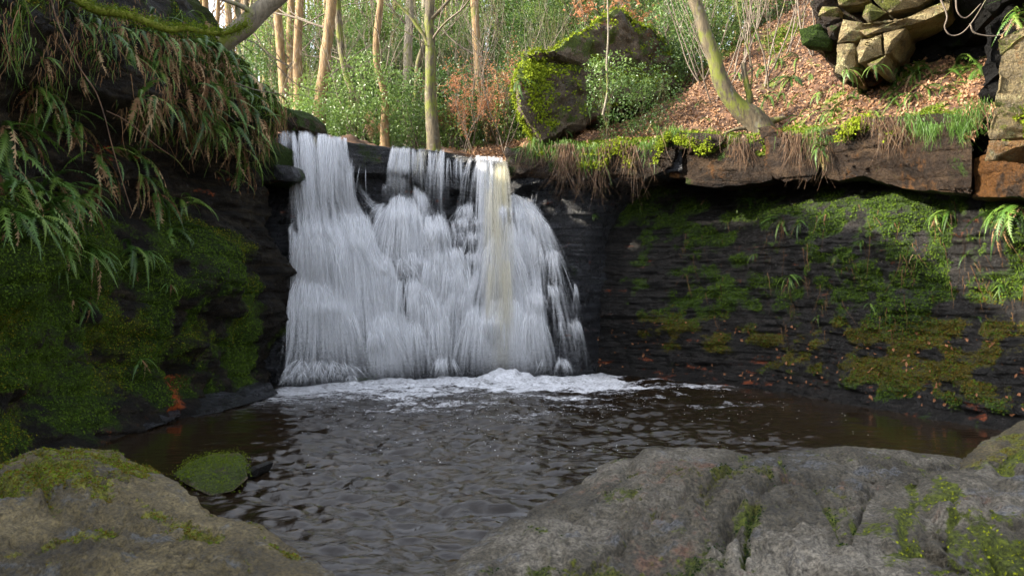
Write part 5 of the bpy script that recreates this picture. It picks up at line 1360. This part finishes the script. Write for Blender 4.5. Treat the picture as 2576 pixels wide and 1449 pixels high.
def holly(px, Y, h, k, label, group, nc=6, wid=0.9, zmin=0.5, dens=1.0):
    x = (px - 1288) * Y / F
    g = ground_at(x, Y)
    r = tag(add('holly_bush', None, None, (x, Y, g - 0.05)), label, 'holly', group)
    add('stems', HST, r, None, (0, 0, k), h / 4)
    for c in range(nc):
        z = zmin + (h - zmin) * (c + rngh.random() * 0.6) / nc
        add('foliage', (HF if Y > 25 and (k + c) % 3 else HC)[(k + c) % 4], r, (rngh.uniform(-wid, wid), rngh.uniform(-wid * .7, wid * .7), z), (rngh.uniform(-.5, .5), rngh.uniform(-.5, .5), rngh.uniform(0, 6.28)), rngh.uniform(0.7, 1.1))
HG = 'holly bushes filling the wood behind the falls'
k = 0
for (Y, pxs, h) in [(20.5, [800, 900, 985, 1110, 1290], 1.3), (23.5, [700, 790, 860, 930, 1000, 1075, 1150, 1225, 1300, 1380, 1460], 3.4), (26.5, [760, 840, 910, 985, 1060, 1130, 1210, 1280, 1360, 1440, 1520, 1600], 5.6),
                    (30, [900, 985, 1065, 1140, 1225, 1300, 1380, 1470, 1560, 1650, 1740], 6.4), (35, [1000, 1120, 1250, 1380, 1520, 1640], 7.0)]:
    for px in pxs:
        holly(px + rngh.uniform(-20, 20), Y + rngh.uniform(-1, 1), h * rngh.uniform(0.8, 1.15), k, hlabel(px, Y), HG, nc=max(3, int(h * 1.5)), wid=1.0); k += 1
for px, Y, h in [(1720, 21, 2.2), (1790, 19.5, 1.6), (1850, 21, 2.0), (1640, 21.5, 3.6), (1560, 22, 4.2), (1470, 20.5, 2.6), (1400, 20, 1.5)]:
    holly(px, Y, h, k, hlabel(px, Y), 'holly bushes around the huge boulder', nc=4, wid=0.7); k += 1
# low brambles at the wood's edge and the small hollies before the boulder
for i, (px, Y, zc, rr, lab) in enumerate([(1530, 16.6, 5.6, 1.0, 'young holly with grey green sprays in front of the huge boulder'), (1600, 16.5, 5.0, .9, 'low holly spreading right of the boulder face'), (1392, 17.3, 4.75, .55, 'tiny holly at the foot of the boulder'), (1650, 16.9, 5.6, .9, 'holly spray at the right end of the boulder')]):
    x = (px - 1288) * Y / F; g = ground_at(x, Y)
    r = tag(add('holly_sapling', None, None, (x, Y, g - 0.03)), lab, 'holly')
    add('stems', HST, r, None, (0, 0, i), max(0.2, (zc - g) / 3.6))
    for c in range(3 if i < 2 else 2):
        add('foliage', HS[c % 3], r, (rngh.uniform(-.35, .35) * rr, rngh.uniform(-.2, .2), zc - g + rngh.uniform(-.45, .45) * rr), (0, 0, rngh.uniform(0, 6)), rr * rngh.uniform(.8, 1.15))
sap = tag(tube_obj('sapling', px_path([(1516,290),(1528,230),(1526,160),(1530,90),(1528,-20)], 16.1), [.022, .018, .012], mat_bark_g, sides=6, seed=44), 'thin straight pale sapling standing in front of the huge boulder', 'sapling')

# far wood reading as one mass
rng_ = random.Random(5); out = []
for k in range(150):
    Y = rng_.uniform(34, 60); px = rng_.uniform(430, 2300); x = (px - 1288) * Y / F
    g = 6.0; r = rng_.uniform(0.07, 0.22); lean = rng_.uniform(-1.2, 1.2)
    out.append(tube([(x, Y, g - 2), (x + lean * .5, Y, g + 6), (x + lean, Y, g + 15)], [r, r * .8, r * .4], sides=5, sub=2))
    for b in range(3):
        z = rng_.uniform(g + 3, g + 12)
        twig_system(Vector((x + lean * (z - g) / 15, Y, z)), Vector((rng_.uniform(-1, 1), 0, rng_.uniform(.3, 1))), rng_.uniform(2, 4), 2, 0.05, rng_, out, sides=3)
V, Fc = join(out)
tag(add('distant_wood', mesh_np('distant_wood', V, Fc, mat_bark_o, True)), kind='stuff', label='bare trunks and branches of the far wood')
# trees standing on top of the left bank, beyond the frame, as the wood goes on

# ------------------------------------------------------------ hanging roots and dead grass under the rims
def hang(name, starts, n, lmin, lmax, mat, seed, label, w=0.006):
    rng = np.random.default_rng(seed)
    w_ = np.clip(fbm(starts[:, 0] * 2.3 + starts[:, 1], starts[:, 1] * 2.3, starts[:, 2], 3, seed) + 0.12, 0, 1) ** 1.3 + 0.01
    idx = rng.choice(len(starts), n, p=w_ / w_.sum()); p = starts[idx] + rng.normal(0, 0.05, (n, 3)) * np.array([1, 1, 0.5])
    L = rng.uniform(0, 1, n) ** 1.6 * (lmax - lmin) + lmin; L = L * (0.5 + 1.0 * np.clip(0.5 + fbm(p[:, 0] * 5, p[:, 1] * 5, 0.0, 2, seed + 1), 0, 1)); segs = 5
    sw = rng.normal(0, 0.28, (n, 2)); pts = []
    for k in range(segs + 1):
        t = k / segs
        pts.append(p + np.stack([sw[:, 0] * L * t ** 1.5, sw[:, 1] * L * t - 0.10 * np.sin(t * 2) * L, -L * t], 1) + rng.normal(0, 0.006, (n, 3)))
    pts = np.stack(pts, 1)
    a = rng.uniform(0, math.pi, n); sd = np.stack([np.cos(a), np.sin(a) * .6, 0 * a], 1)[:, None] * w * np.linspace(1, .3, segs + 1)[None, :, None]
    V = np.stack([pts - sd, pts + sd], 2).reshape(-1, 3)
    b = ((np.arange(n) * (segs + 1))[:, None] + np.arange(segs)[None]).ravel() * 2
    tag(add(name, mesh_np(name, V, np.stack([b, b + 1, b + 3, b + 2], 1), mat, False)), kind='stuff', label=label)

st = FLV[(FLV[:, 0, 1] > 9) & (FLV[:, 0, 0] > 0.2)][:, 0:3]
st = (st - np.concatenate([NO, 0 * NO[:, :1]], 1)[(FLV[:, 0, 1] > 9) & (FLV[:, 0, 0] > 0.2)][:, None, :] * np.array([0.03, 0.12, 0.20])[None, :, None]).reshape(-1, 3) + np.array([0, 0, 0.10])
hang('hanging_roots', st[st[:, 0] < 3.2], 1100, 0.08, 0.65, mat_root, 602, 'roots and dead grass over the ledge next to the falls')
hang('hanging_roots', st, 2400, 0.06, 0.42, mat_root, 601, 'brown roots and dead grass hanging over the rim of the right ledge')
hang('grass', st[st[:, 0] < 3.2] + np.array([0, 0.02, 0.10]), 900, 0.08, 0.34, mat_frond, 604, 'green grass over the ledge next to the falls', 0.006)
hang('grass', st + np.array([0, 0.02, 0.06]), 2200, 0.06, 0.22, mat_frond, 603, 'green grass blades over the rim of the right ledge', 0.005)
rv_ = RV.reshape(-1, 3); rs_ = rv_[(rv_[:, 1] > 9) & (rv_[:, 1] < 16.5) & (rv_[:, 2] > 1.0) & (rv_[:, 2] < 2.9)]
hang('hanging_roots', rs_ + np.array([-0.04, -0.04, 0]), 420, 0.08, 0.45, mat_dead, 609, 'dead stems hanging on the mossy right wall')
lv_ = LV.reshape(-1, 3); sel = (lv_[:, 1] > 7.5) & (lv_[:, 1] < 15.2) & (lv_[:, 2] > 3.85) & (lv_[:, 2] < 5.6)
hang('dead_grass', lv_[sel] + np.array([0.03, 0, 0]), 1500, 0.10, 0.40, mat_dead, 605, 'dead brown grass and bracken hanging over the left bank', 0.006)
hang('grass', lv_[sel] + np.array([0.03, 0, 0]), 1500, 0.10, 0.35, mat_frond, 607, 'green grass hanging over the left bank', 0.006)

# foam flecks drifting on the pool
rngf = np.random.default_rng(71); nf_ = 1500
fx_ = rngf.normal(0.7, 1.7, nf_); fy_ = 16.0 - np.abs(rngf.normal(0, 4.2, nf_))
kf_ = (fy_ > 7.5) & (fx_ > -2.9) & (fx_ < 4.6) & (fbm(fx_ * 1.1, fy_ * 1.1, 0.3, 3, 75) > -0.05) & (fx_ < 3.9 + (14.5 - fy_) * 0.25)
fx_, fy_ = fx_[kf_], fy_[kf_]
gi = np.clip(((fx_ - xx[0]) / (xx[1] - xx[0])).round().astype(int), 0, len(xx) - 1); gj = np.clip(np.searchsorted(yy, fy_), 0, len(yy) - 1)
V, Fc = leaf_quads(np.stack([fx_, fy_, zz[gi, gj] + 0.004], 1), np.tile([0, 0, 1.0], (len(fx_), 1)), 0.022, 0.015, 76, 0.05, 0.0)
mfk = M('foam_fleck'); mfk.fin((0.75, 0.76, 0.76), 0.6)
tag(add('foam', mesh_np('foam', V, Fc, mfk.m, False)), kind='stuff', label='white foam flecks drifting on the pool')
